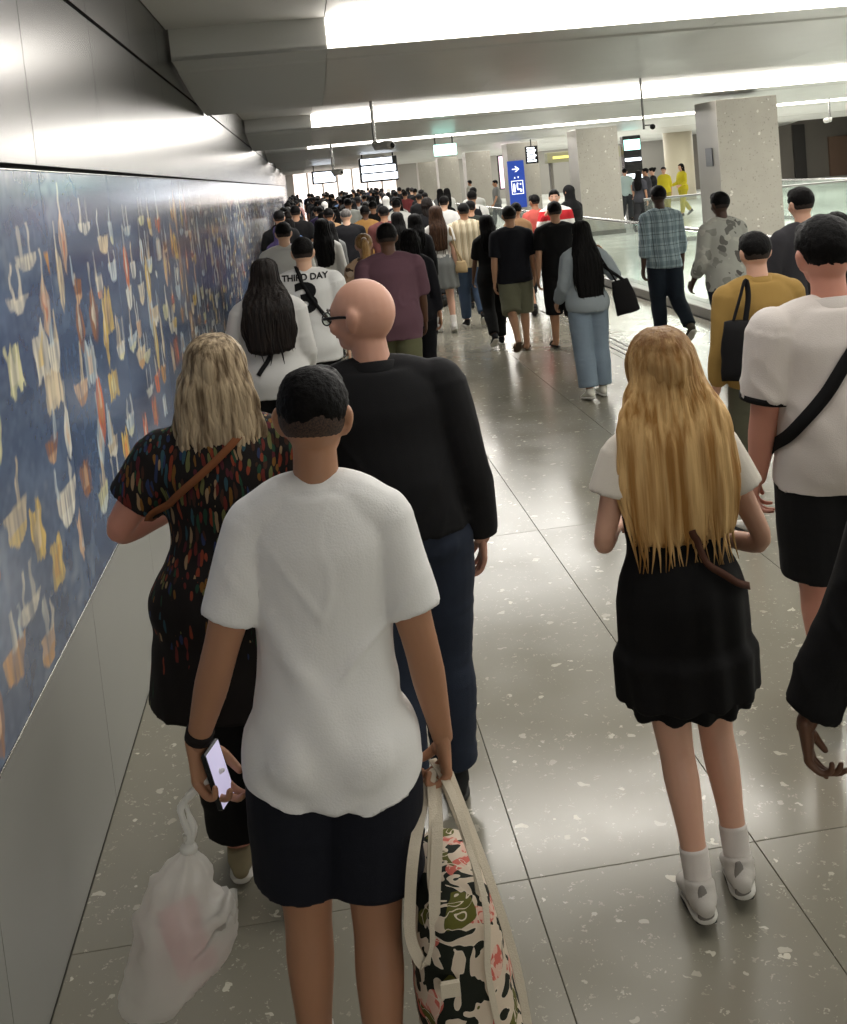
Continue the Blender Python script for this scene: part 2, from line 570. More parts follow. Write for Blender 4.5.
near_murals = [mural_mesh(s, 0.0075) for s in (11, 23, 37, 41, 58)]
far_murals = [mural_mesh(s, 0.018) for s in (63, 71, 85, 92)]
for me in near_murals + far_murals:
    me.materials.append(MAT['mural'])
for i in range(npan):
    y = first + PW * i
    put('stone_panel', low_mesh, None, wall, (WX, y, 0.0)).data = low_mesh
    k = i - 6
    if 0 <= k < 7:
        me = near_murals[k % 5]
    else:
        me = far_murals[i % 4]
    put('mural_panel', me, None, wall, (WX, y, 0.757))
    put('steel_panel', up_mesh, None, wall, (WX, y, 2.255))
    put('steel_panel', top_mesh, None, wall, (WX - 0.004, y, 2.962))
tr = build('trim_1', Shell().bevbox(WX - 0.03, WX + 0.003, Y0, Y1, 0.7445, 0.7545, 0.001), MAT['steel_trim'])
tag(tr, kind='structure')
tr = build('trim_2', Shell().bevbox(WX - 0.03, WX + 0.002, Y0, Y1, 2.2345, 2.240, 0.001), MAT['steel_trim'])
tag(tr, kind='structure')

# ceiling: repeating bays of curved panels with a strip of light in each step
ceil = build('ceiling', Shell().box(WX - 0.4, 46, Y0 - 10, Y1, 3.62, 3.9), MAT['ceiling'])
tag(ceil, kind='structure')
XS = [0.31 + 1.57 * i for i in range(0, 29)]
def soffit_mesh(w, mat, name, x0=0.0):
    # profile in (y, z) relative to the bay's lit face
    prof = [(0.0, 3.115)]
    prof.append((0.35, 3.085))
    for i in range(0, 9):
        t = i / 8
        prof.append((0.38 + 2.42 * t, 3.07 - 0.175 * math.sin(t * math.pi / 2) ** 1.0))
    prof.append((2.83, 2.90))
    prof.append((2.83, 2.93))
    top = [(y, z + 0.03) for (y, z) in prof[:-1]][::-1]
    loop = prof + top
    n = len(loop)
    v = [(x, y, z) for x in (0.003, w - 0.003) for (y, z) in loop]
    f = [tuple(range(n)), tuple(range(2 * n - 1, n - 1, -1))]
    f = []
    m_ = len(prof)
    for i in range(n):
        j = (i + 1) % n
        f.append((i, n + i, n + j, j))
    me = mesh_from(v, f, name)
    me.materials.append(mat)
    return me
sof = soffit_mesh(1.57, MAT['soffit'], 'soffit_panel')
sof_left = soffit_mesh(0.31 - WX - 0.02, MAT['soffit_side'], 'soffit_panel')
def flat_mesh(x0, x1, y0, y1, z, mat, name):
    s = Shell().bevbox(x0, x1, y0, y1, z, z + 0.03, 0.002)
    me = mesh_from(s.verts(), s.f, name); me.materials.append(mat)
    return me
upc = flat_mesh(0.003, 1.567, 0.003, BAY - 2.83, 3.352, MAT['ceiling'], 'upper_panel')
upl = flat_mesh(0.0, 0.31 - WX - 0.003, 0.003, BAY - 2.83, 3.352, MAT['ceiling'], 'upper_panel')
rs = Shell().box(0.003, 1.567, 0, 0.02, 2.93, 3.352)
riser = mesh_from(rs.verts(), rs.f, 'riser_panel'); riser.materials.append(MAT['ceiling'])
rs = Shell().box(0, 0.31 - WX - 0.02, 0, 0.02, 2.93, 3.352)
riser_l = mesh_from(rs.verts(), rs.f, 'riser_panel'); riser_l.materials.append(MAT['ceiling'])
rs = Shell().box(0, 0.31 - WX - 0.02, 0, 0.02, 3.115, 3.352)
face_l = mesh_from(rs.verts(), rs.f, 'face_panel'); face_l.materials.append(MAT['soffit_side'])
ORD = ['behind the camera', 'behind', 'nearest in the photo, at the top edge', 'second nearest, above the walking crowd', 'third from the front',
       'fourth from the front', 'fifth from the front', 'sixth from the front', 'farthest of the strips down the corridor']
for k in range(-2, NBAY):
    y = BAY_OFF + BAY * k
    nx = len(XS) if k <= 3 else 16
    for i in range(nx):
        if i >= 22 and k > 2: break
        put('soffit_panel', sof, None, ceil, (XS[i], y, 0))
        put('upper_panel', upc, None, ceil, (XS[i], y + 2.83, 0))
        put('riser_panel', riser, None, ceil, (XS[i], y + 2.83, 0))
    put('soffit_panel', sof_left, None, ceil, (WX + 0.02, y, 0))
    put('upper_panel', upl, None, ceil, (WX, y + 2.83, 0))
    put('riser_panel', riser_l, None, ceil, (WX + 0.02, y + 2.83, 0))
    put('face_panel', face_l, None, ceil, (WX + 0.02, y, 0))
    if k >= 0:
        d = build('ceiling_light', Shell().bevbox(0.315, 25, y - 0.006, y + 0.02, 3.12, 3.35, 0.003), MAT['diffuser'])
        tag(d, 'long bright white ceiling light strip, ' + ORD[k + 2], 'light', 'ceiling light strips')

# columns on the right, granite faced
colnames = ['nearest, with a small grey plaque', 'second, right of the blue sign', 'third, carrying the tall blue sign', 'fourth along the row',
            'fifth along the row', 'sixth and farthest of the row']
for i in range(6):
    y = 19.0 + 10.0 * i
    c = empty('column', (8.175, y, 0), 0, 'square granite clad column, ' + colnames[i], 'column', 'granite columns right of the corridor')
    s = Shell()
    for z0, z1 in ((0.12, 2.95),):
        s.bevbox(-0.56, 0.56, 0.02, 1.1, z0, z1, 0.01)
    build('side_cladding', s, MAT['granite_plain'], c)
    s = Shell()
    for z0, z1 in ((0.12, 2.95),):
        s.bevbox(-0.575, 0.575, 0.0, 0.03, z0, z1, 0.008)
    build('front_cladding', s, MAT['granite'], c)
    build('dark_base', Shell().bevbox(-0.6, 0.6, -0.03, 1.14, 0, 0.12, 0.01), MAT['joint'], c)  # dark block round the foot of the column

# glass balustrade beside the corridor
XB = 4.98
bal = empty('balustrade', (XB, 14, 0), 0, 'long clear glass balustrade with steel rail on the right of the corridor', 'balustrade')
build('kerb', Shell().bevbox(-0.16, 0.16, -20, 38, 0, 0.14, 0.01), M('kerb_steel', '#77756f', rough=0.35, metal=0.5), bal)
gp = Shell().bevbox(-0.008, 0.008, 0.01, 1.99, 0.14, 1.05, 0.002)
gme = mesh_from(gp.verts(), gp.f, 'glass_pane'); gme.materials.append(MAT['glass'])
for i in range(27):
    put('glass_pane', gme, None, bal, (0, -18 + 2.0 * i, 0))
build('handrail', Shell().add(*tube([(0, -20, 1.08), (0, 38, 1.08)], 0.024, n=12, cap=False, sub=1)), MAT['steel_trim'], bal)
# balustrades round the opening beyond
def glass_run(name, p0, p1, label, n, h=1.02, mat='glass_green', z=0.0, z1=None):
    z1 = z if z1 is None else z1
    p0, p1 = Vector(p0), Vector(p1)
    L = (p1 - p0).length
    root = empty(name, (p0.x, p0.y, 0), math.atan2(p1.y - p0.y, p1.x - p0.x), label, 'balustrade', 'glass balustrades beyond the corridor')
    w = L / n
    for i in range(n):
        za, zb = z + (z1 - z) * i / n, z + (z1 - z) * (i + 1) / n
        v = []
        for yy in (-0.008, 0.008):
            v += [(i * w + .01, yy, za + .05), ((i + 1) * w - .01, yy, zb + .05), ((i + 1) * w - .01, yy, zb + h), (i * w + .01, yy, za + h)]
        f = [(0, 1, 2, 3), (7, 6, 5, 4), (0, 4, 5, 1), (1, 5, 6, 2), (2, 6, 7, 3), (3, 7, 4, 0)]
        put('glass_pane', mesh_from(v, f, 'glass_pane'), MAT[mat], root)
    build('handrail', Shell().add(*tube([(0, 0, z + h + .03), (L, 0, z1 + h + .03)], 0.03, n=8, cap=False, sub=1)), MAT['steel_trim'], root)
    v = [(0, -.05, z), (L, -.05, z1), (L, .05, z1), (0, .05, z), (0, -.05, z + .1), (L, -.05, z1 + .1), (L, .05, z1 + .1), (0, .05, z + .1)]
    build('kerb', Shell().add(v, [(3, 2, 1, 0), (4, 5, 6, 7), (0, 1, 5, 4), (1, 2, 6, 5), (2, 3, 7, 6), (3, 0, 4, 7)]), MAT['steel_trim'], root)
    return root
glass_run('balustrade', (7.9, 24.5, 0), (16.0, 23.0, 0), 'glass balustrade between the two nearest columns', 5)
glass_run('balustrade', (9.4, 17.2, 0), (17.5, 15.6, 0), 'glass balustrade right of the nearest column', 5)
glass_run('balustrade', (19.5, 36.0, 0), (15.0, 18.0, 0), 'sloping green edged glass balustrade at the right picture edge', 6, z=0.55, z1=0.35)
glass_run('balustrade', (12.9, 30.0, 0), (13.1, 24.0, 0), 'short glass rail end behind the nearest column', 3)

# far walls and ends
w = build('wall_far', Shell().box(WX - 0.4, 46, 73.6, 74.2, -0.1, 3.7), MAT['far_wall']); tag(w, kind='structure')
w = build('wall_right', Shell().box(45.7, 46.1, -8, 74, -0.1, 3.7), MAT['far_wall']); tag(w, kind='structure')
w = build('wall_back', Shell().box(WX - 0.4, 46, -8.2, -8.0, -0.1, 3.7), MAT['far_wall']); tag(w, kind='structure')
w = build('wall_hall', Shell().box(19.5, 46, 55, 55.4, 0, 3.6), MAT['dark_wall']); tag(w, kind='structure')

# ------------------------------------------------------------------ people
def skin_mat(name, col):
    return M(name, col, rough=0.5, var=0.07, vscale=9, sss=0.06, spec=0.35)
SK = {'tan': skin_mat('skin_tan', '#a5795d'), 'fair': skin_mat('skin_fair', '#cc9f88'), 'pink': skin_mat('skin_pink', '#cb8f7b'),
      'olive': skin_mat('skin_olive', '#b98d70'), 'brown': skin_mat('skin_brown', '#5e4130'), 'light': skin_mat('skin_light', '#cfa78c'),
      'dark': skin_mat('skin_dark', '#4a352b')}
def cloth(name, col, rough=0.85, **k):
    d = dict(bump=0.12, bscale=300, var=0.05, vscale=7, spec=0.25); d.update(k)
    return M(name, col, rough=rough, **d)
def hair_mat(name, c1, c2, sz=0.06, sc=90):
    return M(name, c1, rough=0.5, color2=c2, vscale=sc, vstretch=(1, 1, sz), bump=0.6, bscale=sc * 1.4, bstretch=(1, 1, sz), spec=0.18)
HAIR = {'black': M('black_hair', '#050404', rough=.62, color2='#0b0909', vscale=120, vstretch=(1, 1, .3), bump=.3, bscale=160, spec=.12), 'dark': hair_mat('dark_brown_hair', '#0d0908', '#1c1410'),
        'grey': hair_mat('grey_hair', '#4a4745', '#6a6663'), 'brown': hair_mat('brown_hair', '#2c1c14', '#48301f'),
        'gold': hair_mat('golden_blonde_hair', '#a0733c', '#dcb57c', 0.03, 45)}
def grown_roots(m, col, z0, z1, amt):
    nt = m.node_tree; b = nt.nodes['Principled BSDF']
    src = b.inputs['Base Color'].links[0].from_socket
    tc = nt.nodes.new('ShaderNodeTexCoord'); sx = nt.nodes.new('ShaderNodeSeparateXYZ'); nt.links.new(tc.outputs['Object'], sx.inputs[0])
    nz = nt.nodes.new('ShaderNodeTexNoise'); nz.inputs['Scale'].default_value = 30; nt.links.new(tc.outputs['Object'], nz.inputs['Vector'])
    ad = nt.nodes.new('ShaderNodeMath'); ad.operation = 'MULTIPLY_ADD'; ad.inputs[1].default_value = .12
    nt.links.new(nz.outputs[0], ad.inputs[0]); nt.links.new(sx.outputs[2], ad.inputs[2])
    mr = nt.nodes.new('ShaderNodeMapRange'); mr.inputs[1].default_value = z0 + .06; mr.inputs[2].default_value = z1 + .06; mr.inputs[4].default_value = amt
    nt.links.new(ad.outputs[0], mr.inputs[0])
    mx = nt.nodes.new('ShaderNodeMix'); mx.data_type = 'RGBA'
    nt.links.new(mr.outputs[0], mx.inputs[0]); nt.links.new(src, mx.inputs[6]); mx.inputs[7].default_value = rgb(col)
    nt.links.new(mx.outputs[2], b.inputs['Base Color'])
grown_roots(HAIR['gold'], '#5d3f24', 1.42, 1.60, .75)
CL = {}
def C_(col, **k):
    if isinstance(col, bpy.types.Material):
        return col
    if col not in CL:
        CL[col] = cloth('cloth_' + col.strip('#'), col, **k)
    return CL[col]
MAT['sole'] = M('rubber_sole', '#2a2927', rough=0.8)
MAT['sole_white'] = M('white_rubber_sole', '#c6c3bb', rough=0.7)
MAT['eye'] = M('eye_white', '#e6e2dc', rough=0.2)
MAT['lip'] = M('lips', '#9c5a50', rough=0.5)
MAT['metal_dark'] = M('dark_metal', '#1a1a1c', rough=0.35, metal=0.6)

BODY_T = [  # z, half width, half depth, y centre (facing +y) at 1.72 m
    (0.86, 0.145, 0.100, -0.005), (0.93, 0.165, 0.118, -0.015), (1.00, 0.158, 0.112, -0.012), (1.08, 0.138, 0.098, 0.0),
    (1.18, 0.148, 0.104, 0.004), (1.28, 0.166, 0.114, 0.0), (1.36, 0.174, 0.108, -0.006), (1.415, 0.158, 0.088, -0.012),
    (1.455, 0.105, 0.068, -0.012)]
BODY_F = [
    (0.86, 0.150, 0.104, -0.01), (0.93, 0.172, 0.124, -0.02), (1.00, 0.158, 0.112, -0.012), (1.08, 0.124, 0.088, 0.0),
    (1.18, 0.134, 0.094, 0.006), (1.28, 0.148, 0.112, 0.008), (1.36, 0.154, 0.098, -0.004), (1.41, 0.138, 0.080, -0.012),
    (1.45, 0.088, 0.060, -0.012)]

def rotx(v, a):  # swing forward (+y) from hanging straight down
    c, s = math.cos(a), math.sin(a)
    return np.array([v[0], v[1] * c - v[2] * s, v[2] * c + v[1] * s])

class Fig:
    def __init__(f, h=1.72, fem=False, wide=1.0, armL=(8, 0, 12), armR=(8, 0, 12), legL=(6, 4), legR=(-8, 14),
                 head=(0, 0), lean=0.0, belly=0.0, armw=1.0, neck=0.0, legw=1.0, hs=1.0, toe=0.0, sway=0.0):
        f.toe = toe; f.sway = sway; f.k = h / 1.72; f.hs = hs; f.fem = fem; f.wide = wide; f.head = head; f.armw = armw; f.belly = belly; f.legw = legw
        f.rings = [(z, a * wide, b * (wide ** 0.6) + (belly * math.exp(-((z - 1.1) / .13) ** 2)), c) for z, a, b, c in (BODY_F if fem else BODY_T)]
        sx = (0.150 if fem else 0.178) * wide
        f.lean = lean
        f.sh = {-1: np.array([-sx, -0.01, 1.395]), 1: np.array([sx, -0.01, 1.395])}
        f.arm = {}
        for s, a in ((-1, armL), (1, armR)):
            S = f.sh[s].copy()
            if len(a) == 2:           # explicit elbow and wrist
                E, W = np.array(a[0], float), np.array(a[1], float)
            else:
                out, fwd, bend = [R(q) for q in a[:3]]
                inn = R(a[3]) if len(a) > 3 else 0.0
                d = np.array([s * math.sin(out), 0, -math.cos(out)])
                d = rotx(d, fwd)
                E = S + d * 0.285
                d2 = np.array([s * math.sin(out * .5 - inn), 0, -math.cos(out * .5 - inn)])
                d2 = rotx(d2, fwd + bend)
                W = E + d2 * 0.255
            f.arm[s] = (S, E, W)
        f.leg = {}
        lowest = 9
        hx = 0.088 * (wide ** .5)
        for s, a in ((-1, legL), (1, legR)):
            Hp = np.array([s * hx, -0.005, 0.90])
            th, kn = R(a[0]), R(a[1])
            sp = R(a[2]) if len(a) > 2 else 0.0
            d = rotx(np.array([s * math.sin(sp), 0, -math.cos(sp)]), th)
            K = Hp + d * 0.42
            d2 = rotx(np.array([s * math.sin(sp) * .5, 0, -1.0]), th - kn)
            A = K + d2 * 0.405
            # foot pitches with the shin when trailing
            pitch = max(0.0, -(th - kn)) * 0.75
            f.leg[s] = (Hp, K, A, pitch)
            toe = A + np.array([0, math.cos(pitch) * .16, -math.sin(pitch) * .16 - .075])
            heel = A[2] - 0.075 - 0.0
            lowest = min(lowest, min(toe[2], A[2] - .075 + math.sin(pitch) * .06))
        f.dz = -lowest
        f.root = None

    # map from model space (1.72 m figure) to the figure's own space
    def T(f, v):
        v = np.asarray(v, float).copy()
        if v.ndim == 1: v = v[None]; one = True
        else: one = False
        z = v[:, 2]
        w = np.clip((z - 0.9) / 0.5, 0, 1.4)
        v[:, 1] += w * 0.5 * math.tan(R(f.lean))
        v[:, 0] += w * f.sway
        v[:, 2] += f.dz
        v *= f.k
        return v[0] if one else v
    def headT(f, v):
        yaw, pit = R(f.head[0]), R(f.head[1])
        v = (np.asarray(v, float) - np.array([0, -0.005, 1.52])) * f.hs
        c, s = math.cos(pit), math.sin(pit)   # pitch down positive
        v = np.column_stack([v[:, 0], v[:, 1] * c + v[:, 2] * s, v[:, 2] * c - v[:, 1] * s])
        c, s = math.cos(yaw), math.sin(yaw)
        v = np.column_stack([v[:, 0] * c - v[:, 1] * s, v[:, 0] * s + v[:, 1] * c, v[:, 2]])
        return v + np.array([0, -0.005, 1.52])

    def torso(f, z0, z1, ease, extra=None, n=28):
        zs = [r[0] for r in f.rings]
        rows = [z for z in np.linspace(z0, z1, max(4, int((z1 - z0) / .045)))]
        P, rx, ry = [], [], []
        for z in rows:
            a = np.interp(z, zs, [r[1] for r in f.rings]); b = np.interp(z, zs, [r[2] for r in f.rings]); c = np.interp(z, zs, [r[3] for r in f.rings])
            e = ease(z) if callable(ease) else ease
            ex = extra(z) if extra else 0
            P.append((0, c, z)); rx.append(a + e + ex); ry.append(b + e + ex * .6)
        return tube(P, rx, ry, side=(1, 0, 0), n=n, cap=False, sub=2)

    def arm_r(f, t):
        m = f.armw * (0.86 if f.fem else 1.0)
        return np.interp(t, [0, .12, .3, .5, .62, .8, .94, 1], [.056, .054, .047, .038, .041, .034, .027, .025]) * m
    def arm_path(f, s, t0=0.0, t1=1.0, n=10):
        S, E, W = f.arm[s]
        Q = np.array([S, (S + E) / 2, E + (0, 0, 0), (E + W) / 2, W])
        Q = spline(Q, 5)
        t = np.linspace(0, 1, len(Q))
        tt = np.linspace(t0, t1, n)
        return np.column_stack([np.interp(tt, t, Q[:, i]) for i in range(3)]), tt
    def leg_r(f, t):
        m = f.legw * (0.98 if f.fem else 1.0)
        return np.interp(t, [0, .2, .45, .52, .66, .85, 1], [.088, .080, .060, .054, .056, .040, .037]) * m
    def leg_path(f, s, t0=0.0, t1=1.0, n=12):
        Hp, K, A, _ = f.leg[s]
        Q = np.array([Hp, (Hp + K) / 2, K, (K * .55 + A * .45) + (0, -.012, 0), A])
        Q = spline(Q, 5)
        t = np.linspace(0, 1, len(Q))
        tt = np.linspace(t0, t1, n)
        return np.column_stack([np.interp(tt, t, Q[:, i]) for i in range(3)]), tt

def head_shell(sh, f, ears=True, bare=False):
    H = lambda vf: sh.add(f.T(f.headT(vf[0])), vf[1])
    H(ball((0, -0.008, 1.632), (.076, .095, .092), 20, 14))
    H(ball((0, 0.020, 1.585), (.058, .068, .068), 16, 10))
    H(ball((0, 0.058, 1.548), (.030, .030, .026), 10, 8))          # chin
    H(ball((0, 0.060, 1.635), (.055, .030, .045), 12, 8))          # brow
    H(tube([(0, .082, 1.628), (0, .100, 1.598), (0, .098, 1.588)], [.009, .014, .012], n=8, sub=2))
    for s in (-1, 1):
        H(ball((s * .038, .062, 1.592), (.022, .025, .022), 8, 6))
        if ears:
            H(tube([(s * .070, -.004, 1.580), (s * .079, -.010, 1.596), (s * .084, -.017, 1.618), (s * .083, -.018, 1.632), (s * .076, -.010, 1.643)], [.006, .0085, .009, .009, .006],
                   [.008, .014, .019, .018, .010], side=(1, 0, 0), n=10, sub=3))

def hand_shell(W, d, n, sgn, curl=25, thumb=20, scale=1.0, spread=1.0, fingers=None):
    """palm and five fingers. W wrist, d direction of the hand, n the palm's outward normal, sgn: +1 if thumb is along d x n"""
    d = np.array(d, float); d /= np.linalg.norm(d)
    n = np.array(n, float); n -= d * n.dot(d); n /= np.linalg.norm(n)
    w = np.cross(d, n) * sgn       # towards the thumb
    sh = Shell()
    W = np.array(W, float)
    s = scale
    palm = [W - d * .015 * s, W + d * .025 * s, W + d * .055 * s, W + d * .082 * s]
    sh.add(*tube(palm, np.array([.026, .033, .040, .038]) * s, np.array([.018, .016, .014, .011]) * s, side=w, n=14, sub=3))
    sh.add(*ball(W + d * .04 * s + w * .022 * s + n * .006 * s, .017 * s, 10, 8))
    tips = []
    L = [(.046, .028, .022), (.050, .032, .024), (.046, .029, .023), (.036, .022, .020)]
    for i in range(4):
        off = (1.5 - i) * .0205
        c = R(curl if fingers is None else fingers[i])
        p = W + d * (.080 - abs(i - 1.2) * .004) * s + w * off * s
        pts = [p - d * .012 * s, p]
        dirv = d + w * (1.5 - i) * .06 * spread
        dirv /= np.linalg.norm(dirv)
        a = 0
        for j, l in enumerate(L[i]):
            a += c * (0.75 if j == 0 else 1.0)
            v = dirv * math.cos(a) + n * math.sin(a)
            p = p + v * l * s
            pts.append(p)
        sh.add(*tube(pts, np.array([.0095, .0098, .0088, .0080, .0068]) * s, n=10, sub=3))
        tips.append(p)
    t = R(thumb)
    p0 = W + d * .022 * s + w * .022 * s
    v1 = d * .75 + w * .62 + n * .25; v1 /= np.linalg.norm(v1)
    p1 = p0 + v1 * .038 * s
    v2 = d * math.cos(t) * .95 + w * .22 + n * math.sin(t); v2 /= np.linalg.norm(v2)
    p2 = p1 + v2 * .032 * s
    v3 = d * math.cos(t * 1.6) + n * math.sin(t * 1.6) - w * .05; v3 /= np.linalg.norm(v3)
    p3 = p2 + v3 * .024 * s
    sh.add(*tube([p0, p1, p2, p3], np.array([.014, .0125, .0105, .0085]) * s, n=10, sub=3))
    return sh, tips

def join_meshes(ms, name='body'):
    V, F, n = [], [], 0
    for me in ms:
        c = coords(me)
        V.append(c)
        F += [tuple(i + n for i in p.vertices) for p in me.polygons]
        n += len(c)
        bpy.data.meshes.remove(me)
    return mesh_from(np.concatenate(V), F, name, True)

HANDS = {}
def make_body(f, voxel, hand_voxel=0.0035, hands=True, handspec=None, ears=True, legs=True):
    sh = Shell()
    T = f.T
    v, q = f.torso(0.86, 1.455, 0.0); sh.add(T(v), q)
    # shoulders, neck, seat
    ns = 1.1 if not f.fem else .9
    sh.add(*(lambda a: (T(a[0]), a[1]))(tube([(0, -.012, 1.42), (0, -.012, 1.47), (0, -.008, 1.53), (0, 0.0, 1.58)], np.array([.085, .062, .055, .056]) * (1 if not f.fem else .88) * f.wide ** .5, n=14, sub=3)))
    v, q = tube([f.sh[-1] + (.02, 0, 0), (0, -.012, 1.42), f.sh[1] - (.02, 0, 0)], [.050, .055, .050], n=12, sub=4); sh.add(T(v), q)
    for s in (-1, 1):
        v, q = ball((s * .07, -.045, .90), (.082 * f.wide, .085, .085), 12, 8); sh.add(T(v), q)
        P, t = f.arm_path(s); sh.add(*(lambda a: (T(a[0]), a[1]))(tube(P, f.arm_r(t), n=14, sub=2)))
        if legs:
            P, t = f.leg_path(s); sh.add(*(lambda a: (T(a[0]), a[1]))(tube(P, f.leg_r(t), n=16, sub=2)))
            Hp, K, A, pitch = f.leg[s]
            dirf = np.array([s * .07 + f.toe, math.cos(pitch), -math.sin(pitch)]); dn = np.array([0, -math.sin(pitch), -math.cos(pitch)])
            pts = [A + dn * .030 - dirf * .030, A + dn * .034 + dirf * .03, A + dn * .048 + dirf * .09, A + dn * .058 + dirf * .15]
            v, q = tube(pts, [.028, .034, .042, .034], [.030, .030, .020, .012], side=(1, 0, 0), n=12, sub=3); sh.add(T(v), q)
    head_shell(sh, f, ears)
    me = remesh(sh, voxel * f.k, 3, 'body')
    parts = [me]
    if hands:
        for s in (-1, 1):
            S, E, W = f.arm[s]
            spec = (handspec or {}).get(s, {})
            d = spec.get('d', W - E + np.array([0, .03, 0]))
            n = spec.get('n', np.array([-s * 1.0, .1, 0]))
            # thumb forward when the palm faces the thigh
            dd = np.array(d, float); nn = np.array(n, float)
            want = np.array(spec.get('thumb', (0, 1, 0)), float)
            sg = 1 if np.cross(dd, nn).dot(want) > 0 else -1
            hs, tips = hand_shell(W, dd, nn, sg, spec.get('curl', 28), spec.get('th', 20), (.92 if f.fem else 1.0) * spec.get('scale', 1.0), 1.0, spec.get('fingers'))
            hs.v = [T(x) for x in hs.v]
            parts.append(remesh(hs, hand_voxel * f.k, 2, 'hand'))
    return join_meshes(parts, 'body')

def folds(me, amp, f, kind='top', seed=0):
    c = coords(me); n = normals(me)
    k = f.k
    z = c[:, 2] / k - f.dz
    p = c / k
    if kind == 'top':
        a = noise3(p * (9, 9, 3.2) + seed, seed) * .7 + noise3(p * (16, 14, 9) + seed, seed + 1) * .35
        w = np.clip((1.42 - z) / .35, .12, 1)
        # gathered creases towards the waist
        b = np.abs(noise3(np.column_stack([p[:, 0] * 7, p[:, 1] * 7, z * 13 + p[:, 0] * 6]), seed + 3))
        r = 1 - np.abs(noise3(np.column_stack([p[:, 0] * 6 + z * 3, p[:, 1] * 6, z * 5 - np.abs(p[:, 0]) * 7]), seed + 6)) * 3.2
        r = np.clip(r, 0, 1) ** 2
        d = (a * .7 + (0.5 - b) * .7 * np.clip((1.25 - z) / .3, 0, 1) + r * .9) * w
    elif kind == 'leg':
        a = noise3(p * (10, 10, 6) + seed, seed)
        b = np.abs(noise3(p * (9, 9, 22) + seed, seed + 2))
        d = a * .6 + (.4 - b) * .9
    elif kind == 'skirt':
        ang = np.arctan2(c[:, 1], c[:, 0])
        w = np.clip((1.0 - z) / .45, 0, 1)
        d = (np.sin(ang * 11 + seed + 2 * noise3(p * (4, 4, 2), seed)) * .8 + noise3(p * (9, 9, 3), seed) * .8) * (0.25 + w)
    setco(me, c + n * (d * amp)[:, None])

